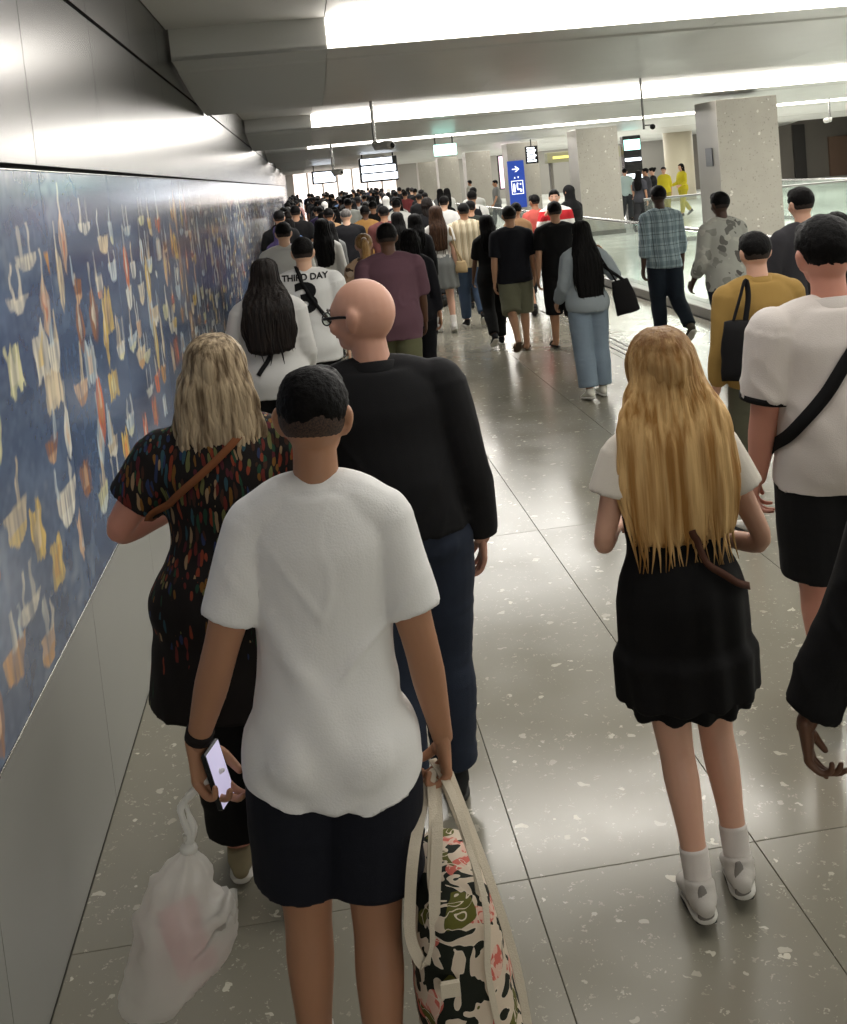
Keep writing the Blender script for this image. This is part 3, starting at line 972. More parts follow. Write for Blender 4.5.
def garment_top(f, mat, voxel=.009, z0=.84, sleeve=.42, ease=.018, sl_ease=.016, flare=.01, collar=None, amp=.006, seed=0,
                name='shirt', z1=1.462, hem_tilt=0.0, sl_flare=.006, cuff=None, root=None, neck=0.0):
    sh = Shell(); T = f.T
    def e(z): return ease + flare * max(0, (1.15 - z) / .3) + .004 * (z < 1.4)
    chest = np.interp(1.28, [r[0] for r in f.rings], [r[1] for r in f.rings]) + ease
    def hang(z):      # loose cloth falls straight past the waist
        if z > 1.28: return 0
        a_ = np.interp(z, [r[0] for r in f.rings], [r[1] for r in f.rings]) + e(z)
        return max(0, chest * (.93 if f.fem else .985) - a_) * (.6 if f.fem else 1)
    v, q = f.torso(z0, z1, e, hang, n=32)
    if hem_tilt:
        w = np.clip((z0 + .25 - v[:, 2]) / .25, 0, 1)
        v[:, 2] -= w * hem_tilt * np.clip(-v[:, 1] / .1, -1, 1)
    sh.add(T(v), q)
    v, q = tube([f.sh[-1] + (.015, 0, .0), (f.sh[-1][0] * .5, -.012, 1.425), (0, -.014, 1.440), (f.sh[1][0] * .5, -.012, 1.425), f.sh[1] - (.015, 0, .0)],
                np.array([.050, .056, .052, .056, .050]) + ease * .75, n=14, sub=3)
    sh.add(T(v), q)
    nr = (.9 if f.fem else 1) * f.wide ** .5
    v, q = tube([(0, -.012, 1.40), (0, -.013, 1.44), (0, -.012, 1.468 + neck)], np.array([.10, .088, .070]) * nr, [.075, .070, .066], side=(1, 0, 0), n=24, cap=False, sub=3)
    v[:, 2] += np.where(v[:, 2] > 1.43, -v[:, 1] * .12, 0)
    sh.add(T(v), q)
    if z0 < .97:
        for s in (-1, 1):
            v, q = ball((s * .066, -.045, .90), (.078 * f.wide + .006, .104 + ease * .5, .13), 16, 12)
            v[:, 2] = np.maximum(v[:, 2], z0 + .004); sh.add(T(v), q)
            v, q = ball(f.leg[s][0], f.leg_r(0) + ease + .004, 14, 10)
            v[:, 2] = np.maximum(v[:, 2], z0 + .004); sh.add(T(v), q)
    for s in (-1, 1):
        if sleeve <= 0: continue
        P, t = f.arm_path(s, 0, sleeve, 8)
        r = f.arm_r(t) + sl_ease + sl_flare * t / sleeve
        v, q = tube(P, r, n=18, cap=False, sub=2)
        sh.add(T(v), q)
        v, q = ball(f.sh[s] + (0, 0, -.004), f.arm_r(0) + sl_ease * .8, 14, 10); sh.add(T(v), q)
        # underarm fill
        v, q = tube([f.sh[s] * (1, 1, 1) + (-s * .03, 0, -.03), (s * abs(f.sh[s][0]) * .86, 0, 1.30)], [.05, .03], n=12); sh.add(T(v), q)
    if collar:
        pass
    me = remesh(sh, voxel * f.k, 3, name)
    folds(me, amp * f.k, f, 'top', seed)
    o = put(name, me, C_(mat), root)
    if collar:
        cs = Shell(); n = 28
        a = np.linspace(0, 2 * math.pi, n, endpoint=False)
        rx, ry = (.073 * (.9 if f.fem else 1) * f.wide ** .5, .068)
        V = []
        hgt = collar
        for (dz, dr) in ((-.012, .020), (.004, .014), (hgt, .006), (hgt + .002, .001), (.004, .004), (-.012, .006)):
            for t in a:
                V.append((math.cos(t) * (rx + dr), -.010 + math.sin(t) * (ry + dr), 1.452 + dz + .012 * -math.sin(t)))
        F = []
        for i in range(6):
            for j in range(n):
                F.append((i * n + j, i * n + (j + 1) % n, ((i + 1) % 6) * n + (j + 1) % n, ((i + 1) % 6) * n + j))
        cs.add(T(np.array(V)), F)
        cc = build('collar', cs, C_(mat), o, True)
    if cuff:
        for s in (-1, 1):
            P, t = f.arm_path(s, sleeve - .03, sleeve + .006, 3)
            v, q = tube(P, f.arm_r(t) + sl_ease + sl_flare + .0035, n=22, cap=False, sub=1)
            build('sleeve_band', Shell().add(T(v), q), C_(cuff), o, True)
    return o

def garment_legs(f, mat, voxel=.01, t1=.95, ease=.016, flare=.0, z1=1.06, amp=.005, seed=3, name='trousers', root=None, dir_flare=0):
    sh = Shell(); T = f.T
    v, q = f.torso(.86, z1, ease * .8, n=28); sh.add(T(v), q)
    for s in (-1, 1):
        v, q = ball((s * .068, -.045, .90), (.09 * f.wide + ease * .6, .088 + ease, .09), 14, 10); sh.add(T(v), q)
        P, t = f.leg_path(s, 0, t1, 12)
        r = f.leg_r(t) + ease + flare * t / t1
        v, q = tube(P, r, n=20, cap=False, sub=2); sh.add(T(v), q)
        v, q = ball(f.leg[s][0], f.leg_r(0) + ease, 14, 10); sh.add(T(v), q)
    me = remesh(sh, voxel * f.k, 3, name)
    folds(me, amp * f.k, f, 'leg', seed)
    return put(name, me, C_(mat), root)

def garment_skirt(f, mat, z_hem, z1=1.06, ease=.02, flare=.05, voxel=.01, amp=.01, seed=2, name='skirt', root=None, steps=None):
    T = f.T
    rows = np.linspace(z1, z_hem, 18)
    P, rx, ry = [], [], []
    zs = [r[0] for r in f.rings]
    for z in rows:
        zz = max(z, .93)
        a = np.interp(zz, zs, [r[1] for r in f.rings]); b = np.interp(zz, zs, [r[2] for r in f.rings]); c = np.interp(zz, zs, [r[3] for r in f.rings])
        u = (z1 - z) / (z1 - z_hem)
        e = ease + flare * u
        if steps: e += steps(z)
        P.append((0, c, z)); rx.append(a + e); ry.append(b + e)
    sh = Shell(); v, q = tube(P, rx, ry, side=(1, 0, 0), n=56, cap=False, sub=2)
    sh.add(T(v), q)
    me = remesh(sh, voxel * f.k, 2, name)
    folds(me, amp * f.k, f, 'skirt', seed)
    return put(name, me, C_(mat), root)

def shoes(f, mat, root, kind='sneaker', detail=False, sole=None, voxel=.006, sock=None, sock_h=.12, which=(-1, 1), mats=None):
    for s in which:
        Hp, K, A, pitch = f.leg[s]
        T = f.T
        cp, sp = math.cos(pitch), math.sin(pitch)
        fx = s * .07 + f.toe
        def F(x, y, z):  # foot frame: x out, y forward, z up, origin at the ankle
            y2, z2 = y * cp + z * sp * 1.0, -y * sp + z * cp
            return np.array([A[0] + x + fx * y, A[1] + y2, A[2] + z2])
        up = Shell()
        if kind == 'flop':
            pass
        lst = [(0, -.062, -.040, .028, .030), (0, -.045, -.032, .036, .040), (0, .0, -.028, .039, .042), (0, .05, -.036, .042, .034), (0, .10, -.046, .048, .025),
               (0, .15, -.054, .043, .018), (0, .178, -.058, .028, .012)]
        if detail: lst = [(x, y * 1.04, z + .004, a * 1.14, b * 1.12) for x, y, z, a, b in lst]
        pts = [F(x, y, z) for x, y, z, a, b in lst]
        so = Shell()
        spt = [F(x, y, -.070 + (.012 if y > .15 else 0) + .0) for x, y, z, a, b in lst]
        if kind == 'sandal':
            v, q = tube([F(0, y, -.068) for x, y, z, a, b in lst], [.030, .036, .038, .040, .046, .042, .030], [.008] * 7, side=(1, 0, 0), n=12, sub=2)
            o = build('sandal', Shell().add(T(v), q), C_(mat), root, True)
            v, q = tube([F(-.045, .09, -.062), F(-.03, .09, -.03), F(0, .09, -.020), F(.03, .09, -.03), F(.045, .09, -.062)], .006, .018, side=(0, 1, 0), n=10, sub=3)
            build('strap', Shell().add(T(v), q), C_(mat), o, True)
            continue
        v, q = tube(pts, [l[3] for l in lst], [l[4] for l in lst], side=(1, 0, 0), n=16, sub=3)
        up.add(T(v), q)
        v, q = tube([F(0, -.022, -.03), F(0, -.018, .022 if detail else .018)], [.046, .045] if detail else [.043, .041], [.052, .050], n=16, cap=False, sub=2); up.add(T(v), q)
        me = remesh(up, voxel * f.k, 2, 'shoe')
        o = put('shoe', me, C_(mat), root)
        v, q = tube(spt, [.030, .038, .041, .043, .049, .044, .029], [.016] * 7, side=(1, 0, 0), n=16, sub=3)
        so.add(T(v), q)
        build('sole', so, MAT['sole'] if sole is None else sole, o, True)
        if detail:
            v, q = tube([F(0, -.070, -.058), F(0, -.076, -.035), F(0, -.068, -.005), F(0, -.062, .018)], [.026, .024, .019, .012], [.014, .012, .010, .006], side=(1, 0, 0), n=12, sub=3)
            build('heel_counter', Shell().add(T(v), q), C_('#77736d'), o, True)
            v, q = tube([F(0, -.066, -.080), F(0, .02, -.082), F(0, .10, -.082), F(0, .165, -.072)], [.030, .041, .047, .037], [.006] * 4, side=(1, 0, 0), n=14, sub=3)
            build('outsole', Shell().add(T(v), q), MAT['sole'], o, True)
            for sx in (-1, 1):
                v, q = tube([F(sx * .040, -.03, -.030), F(sx * .042, .02, -.040), F(sx * .045, .07, -.050)], [.004] * 3, [.012, .010, .006], side=(1, 0, 0), n=8, sub=3)
                build('side_panel', Shell().add(T(v), q), C_('#8d8982'), o, True)
            v, q = tube([F(0, .03, .000), F(0, .06, -.010), F(0, .09, -.022)], [.016, .018, .012], .006, side=(1, 0, 0), n=10, sub=3)
            build('laces', Shell().add(T(v), q), C_('#dad7d0'), o, True)
        if sock:
            tt = np.linspace(1.0, 1.0 - sock_h / .83, 5); PP, _t = f.leg_path(s, tt[-1], 1.0, 6); PP = PP[::-1]
            v, q = tube(PP, f.leg_r(np.linspace(1.0, tt[-1], 6)) + .0045, n=18, cap=False, sub=2); build('sock', Shell().add(T(v), q), C_(sock), root, True)

def hair_short(f, mat, root, voxel=.006, vol=1.0, nape=1.565, seed=0, fade=None, name='hair'):
    sh = Shell()
    v, q = ball((0, -.016, 1.650), (.082 * vol, .095 * vol, .088 * vol), 24, 16)
    w = v[:, 2] < nape
    v[w, 2] = nape + (v[w, 2] - nape) * .15
    tp = np.clip((1.625 - v[:, 2]) / .06, 0, 1)     # tapers in towards the nape
    v[:, 0] *= 1 - .10 * tp; v[:, 1] = np.where(v[:, 1] < 0, v[:, 1] * (1 - .05 * tp), v[:, 1])
    sh.add(v, q)
    v, q = ball((0, .030, 1.692), (.066 * vol, .058, .045), 16, 10); sh.add(v, q)
    me = remesh(sh, voxel, 2, name)
    c = coords(me); n = normals(me)
    d = noise3(c * (170, 170, 120), seed) * .0020 + noise3(c * (80, 80, 50), seed + 2) * .0012 + noise3(c * (22, 22, 22), seed + 1) * .003
    c = c + n * d[:, None]
    # hairline: push the face side back under the brow
    m = (c[:, 1] > .045) & (c[:, 2] < 1.672)
    c[m, 1] = .045 + (c[m, 1] - .045) * .2
    # above the ears
    m = (np.abs(c[:, 0]) > .055) & (c[:, 2] < 1.632) & (c[:, 1] > -.035)
    c[m, 0] *= .86
    setco(me, f.T(f.headT(c)))
    o = put(name, me, mat, root)
    if fade:
        v, q = ball((0, -.0115, 1.624), (.0785, .0945, .068), 28, 18)
        m = v[:, 1] > .012
        v[m, 1] = .012
        build('faded_sides', Shell().add(f.T(f.headT(v)), q), fade, o, True)
    return o

def hair_long(f, mat, root, z_end=1.18, width=.12, voxel=.007, locks=60, seed=0, depth=.05, spread=.35, name='hair', back=-.085, vol=1.0, lr=.010, wave=.012):
    sh = Shell(); rs = np.random.RandomState(seed)
    v, q = ball((0, -.012, 1.645), (.088 * vol, .102 * vol, .096 * vol), 24, 16)
    m = (v[:, 1] > .035) & (v[:, 2] < 1.68)
    v[m, 1] = .035 + (v[m, 1] - .035) * .15
    hv = f.headT(v)
    sh.add(hv, q)
    zs = np.linspace(1.685, z_end, 9)
    u = np.linspace(0, 1, 9)
    half = np.interp(u, [0, .15, .35, .75, 1], [.055 * vol, .094 * vol, .092 * vol + (width - .092) * .65, width, width * .86])
    dep = np.interp(u, [0, .2, .4, 1], [.055, .066, .055, depth * .7])
    yb = np.interp(u, [0, .25, .5, 1], [-.030, -.045, back * .9, back - .012])
    P = f.headT(np.column_stack([np.zeros(9), yb, zs])) * np.clip(1 - u, 0, 1)[:, None] + np.column_stack([np.zeros(9), yb, zs]) * np.clip(u, 0, 1)[:, None]
    v, q = tube(P, half, dep, side=(1, 0, 0), n=28, cap=True, sub=3)
    sh.add(v, q)
    me = remesh(sh, voxel, 3, name)
    c = coords(me); n = normals(me)
    ang = np.arctan2(c[:, 1] + .04, c[:, 0])
    d = noise3(np.column_stack([ang * 9, c[:, 2] * 3, c[:, 0] * 20]), seed) * .006 + noise3(np.column_stack([c[:, 0] * 70, c[:, 1] * 50, c[:, 2] * 5]), seed + 2) * .006
    setco(me, c + n * d[:, None])
    parts = [me]
    ls = Shell()
    for i in range(locks):
        a = rs.uniform(-1, 1)
        x0 = a * .078 * vol
        L = rs.uniform(.80, 1.08) if rs.rand() > .10 else 1.2
        ph = rs.uniform(0, 6)
        sk = math.sqrt(max(0, 1 - a * a))
        pts = [(a * .022 * vol, -.010 - rs.uniform(0, .02), 1.645 + .097 * vol), (a * .055 * vol, -.012 - .062 * sk * vol, 1.645 + .078 * vol),
               (a * .080 * vol, -.012 - .090 * sk * vol, 1.690)]
        hp = f.headT(np.array(pts)); pts = [tuple(p_) for p_ in hp]
        for uu in np.linspace(.14, L, 8):
            hw = np.interp(uu, u, half); yy = np.interp(uu, u, yb) ; dd = np.interp(uu, u, dep)
            x = a * hw * .98 + math.sin(uu * 9 + ph) * wave * uu
            y = yy - dd * math.sqrt(max(0, 1 - a * a)) * .98
            pts.append((x, y, np.interp(uu, [0, 1, 1.2], [1.67, z_end, z_end - (1.67 - z_end) * .2])))
        r = np.array([.4, .8, 1, 1, 1, 1, 1, .95, .8, .55, .12]) * lr * rs.uniform(.6, 1.2)
        v, q = tube(pts, r, r * .6, side=(1, 0, 0), n=6, cap=False, sub=2)
        ls.add(v, q)
    if locks:
        parts.append(mesh_from(ls.verts(), ls.f, 'l', True))
    me = join_meshes(parts, name)
    setco(me, f.T(coords(me)))
    return put(name, me, mat, root)

def face_bits(f, root, brow='black'):
    for s in (-1, 1):
        v, q = ball((s * .031, .078, 1.622), (.012, .009, .007), 10, 8)
        e = build('eye', Shell().add(f.T(f.headT(v)), q), MAT['eye'], root, True)
        v, q = ball((s * .031, .0855, 1.622), (.005, .003, .005), 8, 6)
        build('iris', Shell().add(f.T(f.headT(v)), q), MAT['sole'], e, True)
        v, q = tube([(s * .016, .091, 1.641), (s * .032, .090, 1.646), (s * .048, .078, 1.641)], [.003, .004, .002], n=6, sub=3)
        build('eyebrow', Shell().add(f.T(f.headT(v)), q), HAIR[brow], root, True)
    v, q = tube([(-.022, .080, 1.565), (0, .0885, 1.566), (.022, .080, 1.565)], [.003, .006, .003], n=8, sub=3)
    build('lips', Shell().add(f.T(f.headT(v)), q), MAT['lip'], root, True)

def surface_strap(bvh, pts, root, name, mat, w=.02, th=.004, off=.006, n=40, axis=(0, 1, 0)):
    """a strap laid on a garment: points (in the figure's space) are pushed on to the surface"""
    P = spline(np.array(pts, float), 10)
    out, nor = [], []
    for p in P:
        r = bvh.find_nearest(Vector(p))
        if r[0] is None: continue
        out.append(np.array(r[0]) + np.array(r[1]) * off); nor.append(np.array(r[1]))
    out, nor = np.array(out), np.array(nor)
    for _ in range(3):
        out[1:-1] = (out[:-2] + out[1:-1] * 2 + out[2:]) / 4
        nor[1:-1] = (nor[:-2] + nor[1:-1] + nor[2:]) / 3
    T_ = np.gradient(out, axis=0)
    T_ /= np.linalg.norm(T_, axis=1)[:, None]
    V = []
    for i in range(len(out)):
        s = np.cross(T_[i], nor[i]); s /= max(1e-9, np.linalg.norm(s))
        for a, b in ((-w / 2, 0), (w / 2, 0), (w / 2, th), (-w / 2, th)):
            V.append(out[i] + s * a + nor[i] * b)
    F = []
    m = len(out)
    for i in range(m - 1):
        for j in range(4):
            k = (j + 1) % 4
            F.append((i * 4 + j, i * 4 + k, (i + 1) * 4 + k, (i + 1) * 4 + j))
    F += [(3, 2, 1, 0), tuple((m - 1) * 4 + j for j in range(4))]
    return build(name, Shell().add(V, F), C_(mat), root, True)

def drape_over(top, under, gap=.006):
    """let one garment lie outside the one beneath it"""
    bv = bvh_of(under); c = coords(top.data)
    zmax = max(v.co.z for v in under.data.vertices) - .01
    E_ = np.empty(len(top.data.edges) * 2, np.int32); top.data.edges.foreach_get('vertices', E_); E_ = E_.reshape(-1, 2)
    deg = np.bincount(E_.ravel(), minlength=len(c))[:, None]
    zlo = c[:, 2].min() + .02
    for rnd in range(2):
      if rnd:
        w_ = np.clip((zmax + .03 - c[:, 2]) / .05, 0, 1)[:, None] * np.clip((c[:, 2] - zlo) / .02, 0, 1)[:, None] * .6
        for _ in range(22):
            a_ = np.zeros_like(c); np.add.at(a_, E_[:, 0], c[E_[:, 1]]); np.add.at(a_, E_[:, 1], c[E_[:, 0]])
            c = c + (a_ / deg - c) * w_
      for i in np.nonzero(c[:, 2] < zmax)[0]:
        r = bv.find_nearest(Vector(c[i]))
        if r[0] is None: continue
        d = (Vector(c[i]) - r[0]).dot(r[1])
        g_ = gap * (1 - .5 * rnd)
        if d < g_ and (Vector(c[i]) - r[0]).length < .06:
            p = r[0] + r[1] * g_
            c[i] = (p.x, p.y, c[i][2])
    setco(top.data, c)

def bvh_of(o):
    me = o.data
    return BVHTree.FromPolygons([tuple(v.co) for v in me.vertices], [tuple(p.vertices) for p in me.polygons])

def person(x, y, label, rz=0, group=None, **k):
    f = Fig(**k)
    f.root = empty('person', (x, y, 0), R(rz), label, 'person', group)
    return f

# ------------------------------------------------------------------ the people nearest the camera
def pattern_dress():
    m = cloth('painted_dress', '#15110f', rough=0.8)
    nt = m.node_tree; b = nt.nodes['Principled BSDF']
    tc = nt.nodes.new('ShaderNodeTexCoord')
    mp = nt.nodes.new('ShaderNodeMapping'); mp.inputs['Scale'].default_value = (84, 62, 15)
    nt.links.new(tc.outputs['Object'], mp.inputs[0])
    nz = nt.nodes.new('ShaderNodeTexNoise'); nz.inputs['Scale'].default_value = 9
    nt.links.new(tc.outputs['Object'], nz.inputs['Vector'])
    ad = nt.nodes.new('ShaderNodeVectorMath'); ad.operation = 'MULTIPLY_ADD'
    nt.links.new(nz.outputs['Color'], ad.inputs[0]); ad.inputs[1].default_value = (3.2, 3.2, 1.5); nt.links.new(mp.outputs[0], ad.inputs[2])
    v = nt.nodes.new('ShaderNodeTexVoronoi'); v.inputs['Scale'].default_value = 1.0
    nt.links.new(ad.outputs[0], v.inputs['Vector'])
    sc = nt.nodes.new('ShaderNodeSeparateColor'); nt.links.new(v.outputs['Color'], sc.inputs[0])
    cr = nt.nodes.new('ShaderNodeValToRGB'); cr.color_ramp.interpolation = 'CONSTANT'
    stops = ['#5e221b', '#1d3d2c', '#6d4a1c', '#3c2318', '#28464f', '#7b3520', '#5f6038', '#8b7355', '#25304f', '#4c1b22']
    for i, s in enumerate(stops):
        e = cr.color_ramp.elements[0] if i == 0 else cr.color_ramp.elements.new(i / len(stops))
        e.position = i / len(stops); e.color = rgb(s)
    nt.links.new(sc.outputs[0], cr.inputs[0])
    lt = nt.nodes.new('ShaderNodeMath'); lt.operation = 'LESS_THAN'; lt.inputs[1].default_value = 0.50
    nt.links.new(v.outputs['Distance'], lt.inputs[0])
    # the print thins out below the waist
    sx = nt.nodes.new('ShaderNodeSeparateXYZ'); nt.links.new(tc.outputs['Object'], sx.inputs[0])
    mr = nt.nodes.new('ShaderNodeMapRange'); mr.inputs[1].default_value = 0.78; mr.inputs[2].default_value = 1.2
    mr.inputs[3].default_value = 0.06; mr.inputs[4].default_value = 0.92
    nt.links.new(sx.outputs[2], mr.inputs[0])
    gt = nt.nodes.new('ShaderNodeMath'); gt.operation = 'LESS_THAN'
    nt.links.new(sc.outputs[1], gt.inputs[0]); nt.links.new(mr.outputs[0], gt.inputs[1])
    mu = nt.nodes.new('ShaderNodeMath'); mu.operation = 'MULTIPLY'
    nt.links.new(lt.outputs[0], mu.inputs[0]); nt.links.new(gt.outputs[0], mu.inputs[1])
    mx = nt.nodes.new('ShaderNodeMix'); mx.data_type = 'RGBA'
    nt.links.new(mu.outputs[0], mx.inputs[0]); mx.inputs[6].default_value = rgb('#16110f'); nt.links.new(cr.outputs[0], mx.inputs[7])
    nt.links.new(mx.outputs[2], b.inputs['Base Color'])
    return m

def blotches(name, base, cols, scale, stretch=(1, 1, 1), thr=0.5, edge=None, warp=2.0):
    """printed cloth: warped cells in a few colours"""
    m = cloth(name, base, rough=0.8)
    nt = m.node_tree; b = nt.nodes['Principled BSDF']
    tc = nt.nodes.new('ShaderNodeTexCoord')
    mp = nt.nodes.new('ShaderNodeMapping'); mp.inputs['Scale'].default_value = tuple(scale * s for s in stretch)
    nt.links.new(tc.outputs['Object'], mp.inputs[0])
    nz = nt.nodes.new('ShaderNodeTexNoise'); nz.inputs['Scale'].default_value = 0.8; nz.inputs['Detail'].default_value = 2
    nt.links.new(mp.outputs[0], nz.inputs['Vector'])
    ad = nt.nodes.new('ShaderNodeVectorMath'); ad.operation = 'MULTIPLY_ADD'
    nt.links.new(nz.outputs['Color'], ad.inputs[0]); ad.inputs[1].default_value = (warp,) * 3; nt.links.new(mp.outputs[0], ad.inputs[2])
    v = nt.nodes.new('ShaderNodeTexVoronoi'); v.inputs['Scale'].default_value = 1.0
    nt.links.new(ad.outputs[0], v.inputs['Vector'])
    sc = nt.nodes.new('ShaderNodeSeparateColor'); nt.links.new(v.outputs['Color'], sc.inputs[0])
    cr = nt.nodes.new('ShaderNodeValToRGB'); cr.color_ramp.interpolation = 'CONSTANT'
    for i, s in enumerate(cols):
        e = cr.color_ramp.elements[0] if i == 0 else (cr.color_ramp.elements[1] if i == 1 else cr.color_ramp.elements.new(i / len(cols)))
        e.position = i / len(cols); e.color = rgb(s)
    nt.links.new(sc.outputs[0], cr.inputs[0])
    lt = nt.nodes.new('ShaderNodeMath'); lt.operation = 'LESS_THAN'; lt.inputs[1].default_value = thr
    if edge:
        v2 = nt.nodes.new('ShaderNodeTexVoronoi'); v2.feature = 'DISTANCE_TO_EDGE'
        nt.links.new(ad.outputs[0], v2.inputs['Vector'])
        lt.operation = 'GREATER_THAN'; lt.inputs[1].default_value = edge
        nt.links.new(v2.outputs['Distance'], lt.inputs[0])
    else:
        nt.links.new(v.outputs['Distance'], lt.inputs[0])
    mx = nt.nodes.new('ShaderNodeMix'); mx.data_type = 'RGBA'
    nt.links.new(lt.outputs[0], mx.inputs[0]); mx.inputs[6].default_value = rgb(base); nt.links.new(cr.outputs[0], mx.inputs[7])
    nt.links.new(mx.outputs[2], b.inputs['Base Color'])
    return m

def stripes(name, base, lines, axis=0):
    """woven stripes or checks: (axis, frequency, width, colour, strength)"""
    m = cloth(name, base, rough=0.85)
    nt = m.node_tree; b = nt.nodes['Principled BSDF']
    tc = nt.nodes.new('ShaderNodeTexCoord')
    sx = nt.nodes.new('ShaderNodeSeparateXYZ'); nt.links.new(tc.outputs['Object'], sx.inputs[0])
    prev = None
    for ax, fr, wd, col, st, ph in lines:
        a = nt.nodes.new('ShaderNodeMath'); a.operation = 'MULTIPLY_ADD'; a.inputs[1].default_value = fr; a.inputs[2].default_value = ph
        nt.links.new(sx.outputs[ax], a.inputs[0])
        fx = nt.nodes.new('ShaderNodeMath'); fx.operation = 'FRACT'; nt.links.new(a.outputs[0], fx.inputs[0])
        l = nt.nodes.new('ShaderNodeMath'); l.operation = 'LESS_THAN'; l.inputs[1].default_value = wd; nt.links.new(fx.outputs[0], l.inputs[0])
        s = nt.nodes.new('ShaderNodeMath'); s.operation = 'MULTIPLY'; s.inputs[1].default_value = st; nt.links.new(l.outputs[0], s.inputs[0])
        mx = nt.nodes.new('ShaderNodeMix'); mx.data_type = 'RGBA'; nt.links.new(s.outputs[0], mx.inputs[0])
        if prev is None: mx.inputs[6].default_value = rgb(base)
        else: nt.links.new(prev, mx.inputs[6])
        mx.inputs[7].default_value = rgb(col)
        prev = mx.outputs[2]
    nt.links.new(prev, b.inputs['Base Color'])
    return m

# --- man in the white t-shirt
f = person(-0.095, 2.30, 'man in plain white t-shirt and navy shorts, carrying a floral tote and a plastic bag', rz=-3,
           h=1.69, wide=.80, hs=.98, armL=((-.232, -.03, 1.115), (-.305, .035, .885)), armR=((.210, -.02, 1.10), (.250, .04, .855)),
           legL=(3, 4), legR=(-4, 8), head=(-8, 6), lean=2, neck=1)
f.root.rotation_euler[1] = R(2.5)
body = make_body(f, .0065, hands=True, handspec={
    -1: dict(d=(.22, .05, -1), n=(.80, -.60, .1), thumb=(.75, .3, 0), curl=38, th=30, fingers=[30, 42, 52, 58], scale=1.06),
    1: dict(d=(.05, .05, -1), n=(-.95, -.1, 0), thumb=(-.2, .9, 0), curl=72, th=48, scale=1.05)})
put('body', body, SK['tan'], f.root)
shirt = garment_top(f, cloth('white_cotton', '#e6e5e3', bump=.15, bscale=220, var=.02), .0075, z0=.838, sleeve=.36, ease=.022, sl_ease=.010, flare=.012,
                    amp=.013, seed=5, name='t_shirt', hem_tilt=.03, sl_flare=.010, root=f.root)
shorts_ = garment_legs(f, '#12141d', .009, t1=.385, ease=.028, flare=.022, amp=.006, name='shorts', root=f.root)
drape_over(shirt, shorts_, .007)
hair_short(f, HAIR['black'], f.root, .0055, vol=1.0, nape=1.578, fade=M('clipped_hair', '#241a15', rough=.8, color2='#4a3529', vscale=260), seed=3)
shoes(f, '#c9c6bf', f.root, sock='#d8d5cf', detail=True)
face_bits(f, f.root)
wb = Shell()
S, E, W = f.arm[-1]
v, q = tube([W + (E - W) * .16, W + (E - W) * .06], [.0325, .0315], [.030, .029], n=20, cap=False, sub=1)
build('wristband', Shell().add(f.T(v), q), C_('#15100f'), f.root, True)
d_ = Vector((.22, .05, -1)).normalized(); n_ = Vector((.93, -.34, .16)); n_ = (n_ - d_ * n_.dot(d_)).normalized()
PHONE_M = f.root.matrix_basis @ Matrix.Translation(Vector(f.T(W)) + d_ * .078 + n_ * .028) @ Matrix((n_, (-d_).cross(n_), -d_)).transposed().to_4x4()
GRIP_L = f.root.matrix_basis @ (Vector(f.T(W)) + d_ * .085 + n_ * .030)
GRIP_R = f.root.matrix_basis @ (Vector(f.T(f.arm[1][2])) + Vector((-.02, .01, -.085)))
print('GRIPS', GRIP_L[:], GRIP_R[:])

# --- woman in the patterned tunic
f = person(-0.30, 3.22, 'heavyset woman with shoulder length ash blonde hair in a dark multicoloured tunic', rz=-4,
           h=1.65, fem=True, wide=1.28, belly=.02, armw=1.3, armL=((-.355, .0, 1.165), (-.20, .20, 1.16)), armR=(6, 0, 20),
           legL=(4, 4), legR=(-5, 14), head=(-12, 6), legw=1.2)
put('body', make_body(f, .008), SK['pink'], f.root)
tun = garment_top(f, pattern_dress(), .009, z0=.62, sleeve=.31, ease=.026, sl_ease=.026, flare=.060, amp=.007, seed=9, name='tunic', sl_flare=.014, root=f.root)
tr_ = garment_legs(f, '#100f10', .011, t1=.93, ease=.035, flare=.02, root=f.root, amp=.006)
drape_over(tun, tr_)
HAIR['ash'] = hair_mat('ash_blonde_hair', '#5b4a36', '#b5a183', 0.05, 60)
hair_long(f, HAIR['ash'], f.root, z_end=1.36, width=.130, locks=140, seed=4, depth=.075, back=-.06, vol=1.08, lr=.011, wave=.022)
shoes(f, '#8f8469', f.root, sole=MAT['sole_white'])
face_bits(f, f.root, 'brown')
bv = bvh_of(tun)
surface_strap(bv, [f.T((.10, -.06, 1.47)), f.T((-.03, -.14, 1.37)), f.T((-.17, -.13, 1.27)), f.T((-.26, -.06, 1.19)), f.T((-.25, .08, 1.15))], f.root, 'bag_strap', '#7a4a2c', w=.022)

# --- bald man
SK['bald'] = skin_mat('skin_pale_pink', '#c49580')
f = person(0.225, 3.45, 'tall bald man with glasses in a black long sleeved shirt and dark jeans', rz=3,
           h=1.745, sway=-.045, wide=1.13, hs=1.13, belly=.045, armw=1.2, armL=(9, 4, 20), armR=(7, -4, 14), legL=(-5, 9), legR=(5, 4), head=(52, 2), legw=1.15)
put('body', make_body(f, .0075), SK['bald'], f.root)
sh_ = garment_top(f, cloth('black_shirt', '#111113', var=.1), .009, z0=.93, sleeve=.97, ease=.022, sl_ease=.020, flare=.0, amp=.006, seed=2, collar=.03, root=f.root, sl_flare=.006)
garment_legs(f, cloth('navy_denim', '#232a38', var=.25, vscale=5), .010, t1=.97, ease=.026, flare=.010, name='jeans', root=f.root)
shoes(f, '#1a1a1a', f.root)
face_bits(f, f.root, 'grey')
g = Shell()
